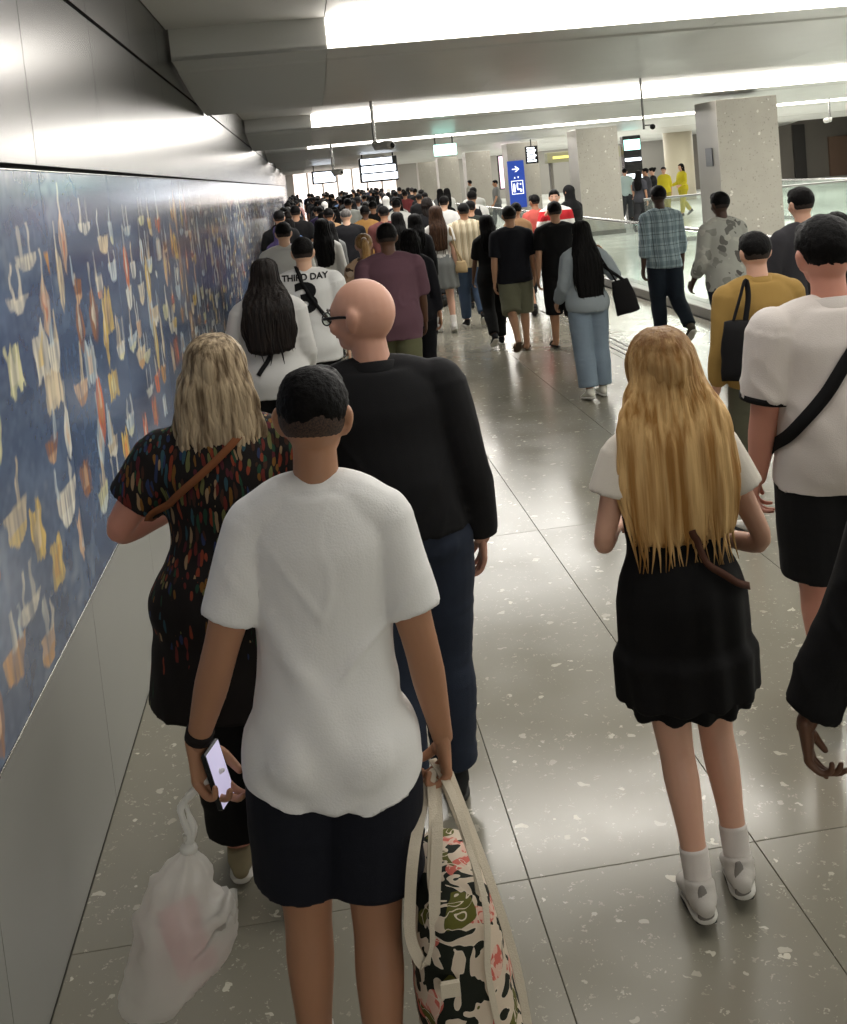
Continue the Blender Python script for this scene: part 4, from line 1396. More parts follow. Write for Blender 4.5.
for s in (-1, 1):
    a = np.linspace(0, 2 * math.pi, 17)
    v, q = tube(np.column_stack([s * .033 + .023 * np.cos(a), np.full(17, .096), 1.620 + .018 * np.sin(a)]), .0022, n=6, cap=False, sub=1); g.add(f.T(f.headT(v)), q)
    v, q = tube([(s * .056, .094, 1.622), (s * .078, .07, 1.626), (s * .0865, .0, 1.628), (s * .084, -.028, 1.612)], .0026, .0045, n=6, sub=3); g.add(f.T(f.headT(v)), q)
v, q = tube([(-.011, .098, 1.622), (.011, .098, 1.622)], .002, n=6, sub=1); g.add(f.T(f.headT(v)), q)
build('glasses', g, MAT['metal_dark'], f.root, True)
for s in (-1, 1):
    v, q = ball((s * .033, .096, 1.620), (.0215, .0012, .0165), 14, 8)
    build('lens', Shell().add(f.T(f.headT(v)), q), MAT['glass'], f.root, True)

# --- woman with the long golden hair
f = person(0.945, 2.88, 'young woman with very long golden blonde hair in a black dress over a white blouse', rz=0,
           h=1.565, fem=True, wide=1.0, toe=.22, armL=((-.235, -.03, 1.13), (-.145, .16, 1.10)), armR=((.265, -.03, 1.07), (.13, .12, 1.045)),
           legL=(-9, 6, -2), legR=(3, 20, 0), head=(0, 10), armw=.92)
put('body', make_body(f, .0065, handspec={1: dict(d=(-1, .5, 0), n=(0, -.2, -1), thumb=(0, 1, 0), curl=35), -1: dict(d=(.6, .8, .2), n=(.3, 0, -1), thumb=(0, 1, 0), curl=45)}), SK['fair'], f.root)
garment_top(f, cloth('cream_blouse', '#d8d0c4', var=.02), .0075, z0=1.14, sleeve=.24, ease=.020, sl_ease=.020, flare=0, amp=.005, seed=6, name='blouse', sl_flare=.02, root=f.root)
def steps(z):
    return .018 if z < .79 else 0.0
dr = garment_skirt(f, cloth('black_dress', '#0c0b0c', var=.1), .62, z1=1.20, ease=.026, flare=.006, voxel=.009, amp=.009, name='dress', root=f.root, steps=steps, seed=4)
garment_skirt(f, '#0a090a', .575, z1=.74, ease=.018, flare=.004, voxel=.009, amp=.010, name='underskirt', root=f.root, seed=7)
hair_long(f, HAIR['gold'], f.root, z_end=1.15, width=.190, locks=320, seed=8, depth=.060, back=-.075, vol=1.22, lr=.0075, wave=.010)
shoes(f, '#b9b4ad', f.root, sole=MAT['sole_white'], sock='#cfc8c2', sock_h=.10, detail=True)
face_bits(f, f.root, 'brown')
bv = bvh_of(dr)
surface_strap(bv, [f.T((.0, -.2, 1.165)), f.T((.05, -.2, 1.11)), f.T((.13, -.18, 1.02)), f.T((.20, -.1, .96))], f.root, 'bag_strap', '#4a2c1f', w=.02, off=.012)

# --- man in the pale polo shirt
f = person(1.80, 3.60, 'broad man in an off-white polo shirt with black sleeve edges and a black crossbody strap', rz=-2,
           h=1.765, hs=1.14, wide=1.16, belly=.03, armw=1.25, armL=(8, 4, 10), armR=(9, 0, 14), legL=(4, 4), legR=(-8, 14), head=(-4, 6), legw=1.1)
put('body', make_body(f, .008, handspec={-1: dict(n=(.9, -.3, 0), curl=35)}), SK['pink'], f.root)
po = garment_top(f, cloth('polo_cotton', '#cfc7c1', bump=.2, bscale=260, var=.02), .009, z0=.86, sleeve=.42, ease=.024, sl_ease=.022, flare=.012, amp=.012, seed=12,
                 name='polo_shirt', collar=.035, cuff='#100f10', root=f.root, sl_flare=.012)
drape_over(po, garment_legs(f, '#121214', .010, t1=.46, ease=.034, flare=.02, name='shorts', root=f.root))
hair_short(f, HAIR['black'], f.root, .006, vol=1.06, nape=1.575, seed=7)
shoes(f, '#2f6fb0', f.root, sole=MAT['sole_white'])
face_bits(f, f.root)
bv = bvh_of(po)
surface_strap(bv, [f.T((.15, .02, 1.49)), f.T((.10, -.10, 1.43)), f.T((0, -.17, 1.33)), f.T((-.10, -.17, 1.20)), f.T((-.20, -.10, 1.06)), f.T((-.24, .03, .98))], f.root, 'crossbody_strap', '#0e0d0e', w=.045, n=60, off=.008)

# --- person in black just outside the right edge, arm swinging into view
f = person(1.37, 2.16, 'dark sleeved arm and hand of a person in loose black clothes at the right edge', rz=6,
           h=1.70, fem=True, wide=1.1, armL=((-.315, -.02, 1.10), (-.43, .0, .855)), armR=(8, 0, 12), legL=(6, 4), legR=(-8, 14))
put('body', make_body(f, .009, handspec={-1: dict(d=(.12, .1, -1), n=(.75, -.5, 0), curl=30, fingers=[12, 42, 55, 60])}), SK['brown'], f.root)
garment_top(f, '#0b0a0b', .010, z0=.70, sleeve=.93, ease=.05, sl_ease=.022, flare=.03, amp=.008, name='tunic', root=f.root, seed=3, sl_flare=.012)
garment_legs(f, '#0d0c0d', .012, t1=.95, ease=.03, flare=.03, root=f.root)
hair_long(f, HAIR['black'], f.root, z_end=1.3, locks=30)
shoes(f, '#1a1a1a', f.root)

# ------------------------------------------------------------------ what the man in white carries
def tm(name, col, alpha, trans_amt):
    m = bpy.data.materials.new(name); m.use_nodes = True
    nt = m.node_tree; nt.nodes.clear()
    out = nt.nodes.new('ShaderNodeOutputMaterial')
    tr = nt.nodes.new('ShaderNodeBsdfTransparent')
    tl = nt.nodes.new('ShaderNodeBsdfTranslucent'); tl.inputs[0].default_value = rgb(col)
    di = nt.nodes.new('ShaderNodeBsdfPrincipled'); di.inputs['Base Color'].default_value = rgb(col); di.inputs['Roughness'].default_value = .3
    m1 = nt.nodes.new('ShaderNodeMixShader'); m1.inputs[0].default_value = trans_amt
    nt.links.new(di.outputs[0], m1.inputs[1]); nt.links.new(tl.outputs[0], m1.inputs[2])
    m2 = nt.nodes.new('ShaderNodeMixShader'); m2.inputs[0].default_value = alpha
    nt.links.new(tr.outputs[0], m2.inputs[1]); nt.links.new(m1.outputs[0], m2.inputs[2])
    nt.links.new(m2.outputs[0], out.inputs[0])
    return m
# plastic bag
PB = Vector((-0.395, 2.33, 0))
pb = empty('plastic_bag', (PB.x, PB.y, .345), 0, 'thin translucent white plastic bag knotted at its handles, hanging from a hand', 'bag')
n = 40
prof = [(.035, .010), (.00, .012), (-.03, .036), (-.08, .066), (-.14, .092), (-.20, .115), (-.26, .130), (-.30, .128), (-.325, .085), (-.333, .01)]
V = []
pr = spline(np.array([(a, b, 0) for a, b in prof]), 4)
for (z, r, _) in pr:
    for j in range(n):
        a = 2 * math.pi * j / n
        pleat = 1 + .10 * math.sin(a * 7 + z * 9) * math.exp(-abs(z + .05) * 9)
        x = math.cos(a) * r * pleat * 1.0; y = math.sin(a) * r * .72 * pleat
        # lower left corner hangs lowest
        zz = z + (-.035 * (-x / .12) if z < -.15 else 0) + (.05 * max(0, x / .12) if z < -.2 else 0)
        x += (-.035 if z < -.1 else -.035 * max(0, -z) / .1) + (-.03 * (-(z + .2)) / .14 if z < -.2 else 0)
        V.append((x, y, zz + .325))
m_ = len(pr)
F = [(i * n + j, i * n + (j + 1) % n, (i + 1) * n + (j + 1) % n, (i + 1) * n + j) for i in range(m_ - 1) for j in range(n)]
F.append(tuple(range(n))); F.append(tuple((m_ - 1) * n + j for j in range(n))[::-1])
V = np.array(V)
c = V - V.mean(0); nn = c / np.linalg.norm(c, axis=1)[:, None]
cr = (.5 - np.abs(noise3(V * 17, 4))) * .022 + (.5 - np.abs(noise3(V * 38, 5))) * .010
V = V + nn * cr[:, None] * np.clip((.36 - V[:, 2]) / .1, 0, 1)[:, None]
me = mesh_from(V, F, 'bag_film', True)
MAT['film'] = tm('plastic_film', '#eceae4', .68, .5)
put('bag_film', me, MAT['film'], pb)
MAT['film2'] = tm('plastic_film_twisted', '#f0efea', .9, .4)
v, q = tube([(0, 0, .33), (.004, .004, .36), (-.006, 0, .40), (.002, -.004, .435), tuple(GRIP_L - Vector((PB.x, PB.y, .33)))], [.013, .010, .007, .009, .007], [.009, .012, .008, .006, .007], n=10, sub=4)
build('twisted_handle', Shell().add(v, q), MAT['film2'], pb, True)
v, q = tube([(.0, .0, .33), (.014, .004, .37), (.008, 0, .41), (.012, -.004, .45), tuple(GRIP_L - Vector((PB.x - .008, PB.y, .33)))], [.008, .010, .005, .006, .005], n=8, sub=4)
build('twisted_handle', Shell().add(v, q), MAT['film2'], pb, True)
v, q = ball((0, 0, .325), (.020, .016, .016), 12, 8)
build('knot', Shell().add(v, q), MAT['film2'], pb, True)
s = Shell().bevbox(-.040, .045, -.032, .032, -.075, .08, .008)
bx = build('carton', s, M('pink_card', '#c26f7a', rough=.6), None, False, (PB.x - .028, PB.y, .33 + .13))
bx.rotation_euler = (0.1, -.22, .2)
tag(bx, 'pink carton showing through the plastic bag', 'carton')
s = Shell(); v, q = tube([(0, 0, -.03), (0, 0, .035)], [.022, .028], n=20, cap=False, sub=1); s.add(v, q)
tb = build('tub', s, M('white_tub', '#e8e6e2', rough=.4), None, True, (PB.x + .030, PB.y - .005, .33 + .17))
tag(tb, 'small white food tub beside the pink carton in the plastic bag', 'tub')
# phone
ph = empty('mobile_phone', (0, 0, 0), 0, 'black mobile phone with lit screen edge held with the plastic bag handle', 'phone')
ph.matrix_world = PHONE_M
build('case', Shell().bevbox(-.006, .006, -.032, .032, -.070, .070, .004), MAT['screen_black'], ph)
build('screen', Shell().bevbox(.0055, .007, -.029, .029, -.066, .066, .0005), M('phone_screen', '#b9b4c6', rough=.2, emit='#cfc8e8', estr=.55), ph)
# tote bag
TX, TY = .168, 2.24
tote = empty('tote_bag', (TX, TY, .12), 0, 'large floral canvas tote bag with cream straps, held by the man in white', 'bag')
n = 44
prof = [(0.0, .70), (.02, .92), (.12, 1.0), (.25, 1.0), (.36, .92), (.44, .74), (.475, .55)]
pr = spline(np.array([(a, b, 0) for a, b in prof]), 5)
V = []
for (z, r, _) in pr:
    for j in range(n):
        a = 2 * math.pi * j / n
        cx, cy = math.cos(a), math.sin(a)
        x = math.copysign(abs(cx) ** .7, cx) * .108 * r
        y = math.copysign(abs(cy) ** .7, cy) * .185 * (r ** .6)
        V.append((x + .02 * (1 - z / .47), y, z))
m_ = len(pr)
F = [(i * n + j, i * n + (j + 1) % n, (i + 1) * n + (j + 1) % n, (i + 1) * n + j) for i in range(m_ - 1) for j in range(n)]
F.append(tuple(range(n))[::-1]); F.append(tuple((m_ - 1) * n + j for j in range(n)))
V = np.array(V)
c = V - np.array([0, 0, .24]); nn = c / np.linalg.norm(c, axis=1)[:, None]
V = V + nn * (noise3(V * 11, 8) * .012 + (.5 - np.abs(noise3(V * 20, 9))) * .007)[:, None]
def floral():
    m = cloth('floral_canvas', '#d2c2ae', rough=.8)
    nt = m.node_tree; b = nt.nodes['Principled BSDF']; tc = nt.nodes.new('ShaderNodeTexCoord')
    def N(t, **k):
        n_ = nt.nodes.new(t)
        for a, v_ in k.items(): n_.inputs[a].default_value = v_
        return n_
    def mixc(fac, a, bcol):
        mx = nt.nodes.new('ShaderNodeMix'); mx.data_type = 'RGBA'
        nt.links.new(fac, mx.inputs[0])
        if isinstance(a, str): mx.inputs[6].default_value = rgb(a)
        else: nt.links.new(a, mx.inputs[6])
        if isinstance(bcol, str): mx.inputs[7].default_value = rgb(bcol)
        else: nt.links.new(bcol, mx.inputs[7])
        return mx.outputs[2]
    def math_(op, a, v_):
        n_ = nt.nodes.new('ShaderNodeMath'); n_.operation = op; nt.links.new(a, n_.inputs[0])
        if isinstance(v_, float): n_.inputs[1].default_value = v_
        else: nt.links.new(v_, n_.inputs[1])
        return n_.outputs[0]
    nz = N('ShaderNodeTexNoise', Scale=13.0, Detail=1.0, Distortion=1.6); nt.links.new(tc.outputs['Object'], nz.inputs['Vector'])
    dark = math_('GREATER_THAN', nz.outputs[0], 0.50)
    c1 = mixc(dark, '#d2c2ae', '#1d2119')
    nz2 = N('ShaderNodeTexNoise', Scale=8.0, Detail=1.0, Distortion=1.2); nt.links.new(tc.outputs['Object'], nz2.inputs['Vector'])
    wv = N('ShaderNodeTexNoise', Scale=20.0, Distortion=2.0); nt.links.new(tc.outputs['Object'], wv.inputs['Vector'])
    petal = mixc(math_('GREATER_THAN', wv.outputs[0], 0.5), '#c9685c', '#d9b3a2')
    fl = math_('GREATER_THAN', nz2.outputs[0], 0.585)
    c2 = mixc(fl, c1, petal)
    nz3 = N('ShaderNodeTexNoise', Scale=10.0, Detail=1.0, Distortion=.8)
    ad = nt.nodes.new('ShaderNodeVectorMath'); ad.operation = 'ADD'; ad.inputs[1].default_value = (5, 3, 2)
    nt.links.new(tc.outputs['Object'], ad.inputs[0]); nt.links.new(ad.outputs[0], nz3.inputs['Vector'])
    c3 = mixc(math_('GREATER_THAN', nz3.outputs[0], 0.63), c2, '#5d5c26')
    # cream outlines between the leaves
    ab = math_('ABSOLUTE', math_('SUBTRACT', nz.outputs[0], 0.50), 0.0)
    c4 = mixc(math_('LESS_THAN', ab, 0.012), c3, '#d8cab6')
    nt.links.new(c4, b.inputs['Base Color'])
    return m
FL = floral()
put('bag_body', mesh_from(V, F, 'bag_body', True), FL, tote)
WEB = cloth('cream_webbing', '#cfc4b0', bump=.3, bscale=400)
def strap(pts, w, parent, th=.0035, side=(0, 1, 0), name='strap'):
    P = spline(np.array(pts, float), 8)
    T_ = np.gradient(P, axis=0); T_ /= np.linalg.norm(T_, axis=1)[:, None]
    V = []
    s0 = np.array(side, float)
    for i in range(len(P)):
        sd = s0 - T_[i] * s0.dot(T_[i]); sd /= np.linalg.norm(sd)
        nn_ = np.cross(T_[i], sd)
        for a, b in ((-w / 2, 0), (w / 2, 0), (w / 2, th), (-w / 2, th)):
            V.append(P[i] + sd * a + nn_ * b)
    F = [(i * 4 + j, i * 4 + (j + 1) % 4, (i + 1) * 4 + (j + 1) % 4, (i + 1) * 4 + j) for i in range(len(P) - 1) for j in range(4)]
    F += [(3, 2, 1, 0), tuple((len(P) - 1) * 4 + j for j in range(4))]
    return build(name, Shell().add(V, F), WEB, parent, False)
hx, hy, hz = GRIP_R.x - TX, GRIP_R.y - TY, GRIP_R.z - .12          # where the fist holds the handles
strap([(-.02, -.12, .40), (-.045, -.10, .50), (-.025, -.03, .60), (hx - .01, hy - .02, hz), (hx + .015, hy + .02, hz)], .019, tote, side=(1, .3, 0), name='handle')
strap([(.05, -.12, .42), (.052, -.09, .52), (.03, -.02, .62), (hx + .012, hy - .02, hz + .004), (hx, hy + .05, hz)], .018, tote, side=(1, .3, 0), name='handle')
strap([(hx + .03, hy - .02, hz), (.075, -.10, .50), (.105, -.155, .36), (.118, -.175, .22), (.122, -.18, .10), (.12, -.17, .02)], .018, tote, side=(1, .2, 0), name='long_strap')
strap([(hx - .02, hy - .02, hz - .01), (-.075, -.08, .57), (-.095, -.10, .47), (-.10, -.11, .40), (-.08, -.13, .355), (-.055, -.14, .39), (-.045, -.12, .48), (-.02, -.05, .59), (hx, hy, hz)], .024, tote, side=(1, -.2, 0), name='hanging_strap')
strap([(hx + .01, hy - .03, hz), (.055, -.14, .50), (.045, -.19, .36), (.06, -.20, .20), (.07, -.20, .04)], .013, tote, side=(1, .1, 0), name='front_strap')
build('zip_tab', Shell().bevbox(-.055, -.015, -.205, -.195, .33, .365, .003), WEB, tote)

# ------------------------------------------------------------------ hanging signs, boards, cameras
def mixtext(body, size, parent, mat, loc, rot=(R(90), 0, 0), ext=.004, name='lettering'):
    c = bpy.data.curves.new(name, 'FONT'); c.body = body; c.size = size; c.extrude = ext; c.align_x = 'CENTER'; c.align_y = 'CENTER'
    o = bpy.data.objects.new(name, c); COL.objects.link(o)
    dg = bpy.context.evaluated_depsgraph_get()
    me = bpy.data.meshes.new_from_object(o.evaluated_get(dg))
    bpy.data.objects.remove(o)
    r = put(name, me, mat, parent, loc)
    r.rotation_euler = rot
    return r
ex = empty('exit_sign', (3.04, 22.2, 2.58), 0, 'small glowing green white sign box hanging from the ceiling on two rods', 'sign')
build('light_box', Shell().bevbox(-.23, .23, -.05, .05, -.115, .115, .01), MAT['exit_lit'], ex)
for sx in (-.2, .16):
    build('rod', Shell().cyl((sx, 0, .11), (sx, 0, .38), .012, n=8), MAT['black'], ex)
bd = empty('information_board', (2.57, 35, 2.45), 0, 'wide bright white information board hanging over the far crowd', 'sign')
build('frame', Shell().bevbox(-.62, .62, 0, .16, -.42, .38, .015), MAT['screen_black'], bd)
for z0, z1, x1 in ((.16, .34, .46), (-.10, .10, .56), (-.36, -.15, .60)):
    build('lit_row', Shell().bevbox(-.55, x1, -.01, 0.005, z0, z1, .003), MAT['screen_lit'], bd)
for sx in (-.5, .5):
    build('rod', Shell().cyl((sx, .08, .36), (sx, .08, .905), .02, n=8), MAT['black'], bd)
b2 = empty('information_board', (1.02, 45, 2.42), 0, 'smaller glowing white board hanging further off near the left wall', 'sign')
build('frame', Shell().bevbox(-.5, .5, 0, .12, -.28, .26, .015), MAT['screen_black'], b2)
build('lit_row', Shell().bevbox(-.42, .46, -.01, .005, -.22, -.02, .003), MAT['screen_lit'], b2)
build('lit_row', Shell().bevbox(-.42, .40, -.01, .005, .02, .20, .003), MAT['screen_lit'], b2)
for sx in (-.4, .4):
    build('rod', Shell().cyl((sx, .06, .24), (sx, .06, .935), .02, n=8), MAT['black'], b2)
b4 = empty('departure_screen', (8.27, 37.9, 2.47), 0, 'black screen with rows of white writing beside the blue column sign', 'screen')
build('case', Shell().bevbox(-.22, .22, 0, .1, -.32, .30, .01), MAT['screen_black'], b4)
for i in range(6):
    build('lit_row', Shell().bevbox(-.17, .10 + .05 * (i % 2), -.008, .003, .20 - i * .09, .25 - i * .09, .002), MAT['screen_lit'], b4)
build('rod', Shell().cyl((0, .05, .28), (0, .05, .875), .02, n=8), MAT['black'], b4)
# blue column sign
bs = empty('column_sign', (7.85, 38.93, 1.45), 0, 'tall blue sign with white arrow and lift symbol on a column', 'sign')
build('panel', Shell().bevbox(-.30, .31, 0, .05, -.85, .86, .008), MAT['blue_sign'], bs)
ar = Shell()
ar.bevbox(-.14, .05, -.012, 0, .535, .575, .001)
ar.add([(0.0, -.012, .66), (.13, -.012, .555), (0.0, -.012, .45), (-.05, -.012, .45), (.06, -.012, .555), (-.05, -.012, .66),
        (0.0, 0, .66), (.13, 0, .555), (0.0, 0, .45), (-.05, 0, .45), (.06, 0, .555), (-.05, 0, .66)],
       [(0, 5, 4, 1), (1, 4, 3, 2), (0, 1, 7, 6), (1, 2, 8, 7), (2, 3, 9, 8), (3, 4, 10, 9), (4, 5, 11, 10), (5, 0, 6, 11)])
build('arrow', ar, MAT['sign_white'], bs)
lf = Shell()
lf.bevbox(-.21, .23, -.012, 0, .115, .14, .001); lf.bevbox(-.21, .23, -.012, 0, -.36, -.335, .001)
lf.bevbox(-.21, -.185, -.012, 0, -.34, .12, .001); lf.bevbox(.205, .23, -.012, 0, -.34, .12, .001)
for px in (-.11, .02, .13):
    v, q = ball((px, -.008, .03 - abs(px) * .2), (.032, .008, .032), 10, 6); lf.add(v, q)
lf.bevbox(-.15, -.07, -.012, 0, -.28, -.01, .001)
lf.bevbox(-.02, .03, -.012, 0, -.16, .0, .001); lf.bevbox(.0, .12, -.012, 0, -.21, -.16, .001); lf.bevbox(.10, .17, -.012, 0, -.28, -.18, .001)
lf.add([(-.10, -.012, .22), (-.03, -.012, .22), (-.065, -.012, .28), (-.10, 0, .22), (-.03, 0, .22), (-.065, 0, .28)], [(0, 1, 2), (5, 4, 3), (0, 3, 4, 1), (1, 4, 5, 2), (2, 5, 3, 0)])
lf.add([(.03, -.012, .28), (.065, -.012, .22), (.10, -.012, .28), (.03, 0, .28), (.065, 0, .22), (.10, 0, .28)], [(0, 1, 2), (5, 4, 3), (0, 3, 4, 1), (1, 4, 5, 2), (2, 5, 3, 0)])
build('lift_symbol', lf, MAT['sign_white'], bs)
pq = build('plaque', Shell().bevbox(-.02, .0, -.16, .16, -.17, .17, .004), M('plaque_grey2', '#55585c', rough=.4, metal=.4), None, False, (7.613, 19.5, 1.93))
tag(pq, 'small dark grey plaque on the side of the nearest column', 'plaque')

def cctv(x, y, z1, z2, label, ang=0.0, s=1.0):
    r = empty('security_camera', (x, y, z2), ang, label, 'camera')
    build('pole', Shell().cyl((0, 0, z1 - z2), (0, 0, 0), .018 * s, n=10), MAT['steel_trim'], r)
    v, q = ball((0, 0, 0), .035 * s, 12, 8); build('joint', Shell().add(v, q), MAT['camera_body'], r, True)
    v, q = tube([(0, 0, -.03), (.09, -.08, -.02), (.16, -.14, -.03)], [.035 * s, .045 * s, .045 * s], n=12, cap=False, sub=2)
    b = build('housing', Shell().add(v, q), MAT['camera_body'], r, True)
    v, q = ball((.16, -.14, -.03), (.03, .03, .03), 10, 8); build('lens', Shell().add(v, q), MAT['screen_black'], b, True)
    return r
cctv(.80, 11.05, 2.9, 2.46, 'security camera on a steel ceiling pole above the left crowd')
r = empty('dome_camera', (3.64, 11.1, 2.38), 0, 'black ball camera on an arm from a thin ceiling pole', 'camera')
build('pole', Shell().cyl((0, 0, .52), (0, 0, -.02), .012, n=10), MAT['steel_trim'], r)
build('arm', Shell().cyl((0, 0, 0.02), (.08, 0, .02), .008, n=8), MAT['steel_trim'], r)
v, q = ball((.095, 0, 0), .030, 14, 10); build('dome', Shell().add(v, q), MAT['screen_black'], r, True)
cctv(.70, 22.0, 2.89, 2.35, 'distant security camera pole left of the bright board', s=1.4)
cctv(13.6, 26.5, 3.345, 2.55, 'white bullet camera hanging right of the nearest column', ang=2.4, s=1.5)
gl = empty('green_sign', (17.1, 30, 2.45), 0, 'tiny glowing green sign in front of the dark far wall', 'sign')
v, q = ball((0, 0, 0), (.14, .05, .14), 12, 8); build('lamp', Shell().add(v, q), MAT['exit_lit'], gl, True)
build('rod', Shell().cyl((0, 0, .1), (0, 0, .85), .015, n=8), MAT['black'], gl)
# hall beyond: desk, screens, pillar, doorway panels
k2 = empty('round_pillar', (16.2, 45, 0), 0, 'pale round pillar lit behind the yellow vests', 'pillar')
v, q = tube([(0, 0, 0), (0, 0, 3.3)], .62, n=28, cap=False, sub=1)
build('shaft', Shell().add(v, q), M('lit_pale_pillar', '#cfc5b0', rough=.5), k2, True)
k3 = empty('information_screen', (10.9, 34.6, 0), 0, 'stack of teal lit screens on a post left of the yellow vests', 'screen')
build('post', Shell().bevbox(-.3, .3, 0, .3, 0, 2.75, .02), MAT['screen_black'], k3)
for z0, z1, mt in ((2.28, 2.62, 'exit_lit'), (1.92, 2.02, 'screen_lit'), (1.35, 1.5, 'screen_lit')):
    build('lit_panel', Shell().bevbox(-.27, .27, -.02, .002, z0, z1, .004), MAT[mt], k3)
k4 = empty('counter_canopy', (9.9, 37, 2.35), 0, 'yellowish counter canopy band behind the pale shirted people', 'canopy')
build('band', Shell().bevbox(-1.3, 1.3, 0, .4, -.25, .12, .02), M('canopy_band', '#8d8a6a', rough=.5), k4)
build('lit_strip', Shell().bevbox(-1.1, .1, -.02, .002, -.12, -.03, .004), M('yellow_strip', '#e0d470', emit='#e8dc80', estr=.8), k4)
for x0 in (-1.2, 1.1): build('post', Shell().bevbox(x0, x0 + .1, .1, .3, -2.35, -.25, .01), MAT['dark_wall'], k4)
dw = build('door_1', Shell().bevbox(26.05, 26.7, 54.85, 55.0, 0, 2.9, .02), M('dark_doorway', '#2e2b29', rough=.6)); tag(dw, kind='structure')
dw = build('door_2', Shell().bevbox(28.0, 29.3, 54.85, 55.0, 0, 2.1, .02), M('brown_door', '#6b5546', rough=.6)); tag(dw, kind='structure')
wl = empty('shopfront', (2.2, 73.3, 0), 0, 'row of bright lit openings at the far end of the corridor', 'shopfront')
for i in range(7):
    build('lit_opening', Shell().bevbox(-2.6 + i * 1.0, -1.72 + i * 1.0, 0, .1, 0.0, 3.1, .02), M('lit_opening', '#ffffff', emit='#ffe9e0', estr=.85) if i == 0 else bpy.data.materials['lit_opening'], wl)
ad = empty('advertising_screen', (9.2, 47, 1.9), 0, 'pink and white lit advertising screen seen between columns', 'screen')
build('case', Shell().bevbox(-.5, .5, 0, .15, -.75, .75, .02), MAT['screen_black'], ad)
AM = M('advert_picture', '#e8c8d8', emit='#f0d0e0', estr=1.6, color2='#6a3a4a', vscale=4)
build('picture', Shell().bevbox(-.45, .45, -.012, .002, -.70, .70, .004), AM, ad)
build('stand', Shell().bevbox(-.1, .1, .02, .12, -1.9, -.75, .01), MAT['screen_black'], ad)

# ------------------------------------------------------------------ the walking crowd in the middle distance
CHECK = stripes('checked_shirt', '#9fb0b8', [(0, 9, .42, '#5e7078', .55, .1), (2, 8, .42, '#5e7078', .5, 0), (0, 9, .06, '#1f2a30', .7, .3), (2, 8, .05, '#1f2a30', .7, .25), (0, 18, .06, '#d6dee0', .5, 0)])
FLORAL = blotches('printed_shirt', '#a9a9a2', ['#6b6a66', '#8a8a84', '#5a5754', '#b9b8b0'], 10, thr=.42)
STRIPE = stripes('striped_shirt', '#c9bda2', [(0, 12, .38, '#8c7a5c', .75, 0), (0, 12, .08, '#54452f', .8, .15), (0, 24, .1, '#e6dcc6', .6, .5)])
PRINT = blotches('brown_print', '#c9a98b', ['#6a4a34', '#9c7c5c', '#4d3a2e', '#d6bfa6'], 14, thr=.45)
DENIM = cloth('blue_denim', '#3c4c62', var=.25, vscale=6)
DNAVY = cloth('dark_denim', '#1d2530', var=.3, vscale=5)

CLIP = M('clipped_dark_hair', '#17110e', rough=.85, color2='#33261f', vscale=260)

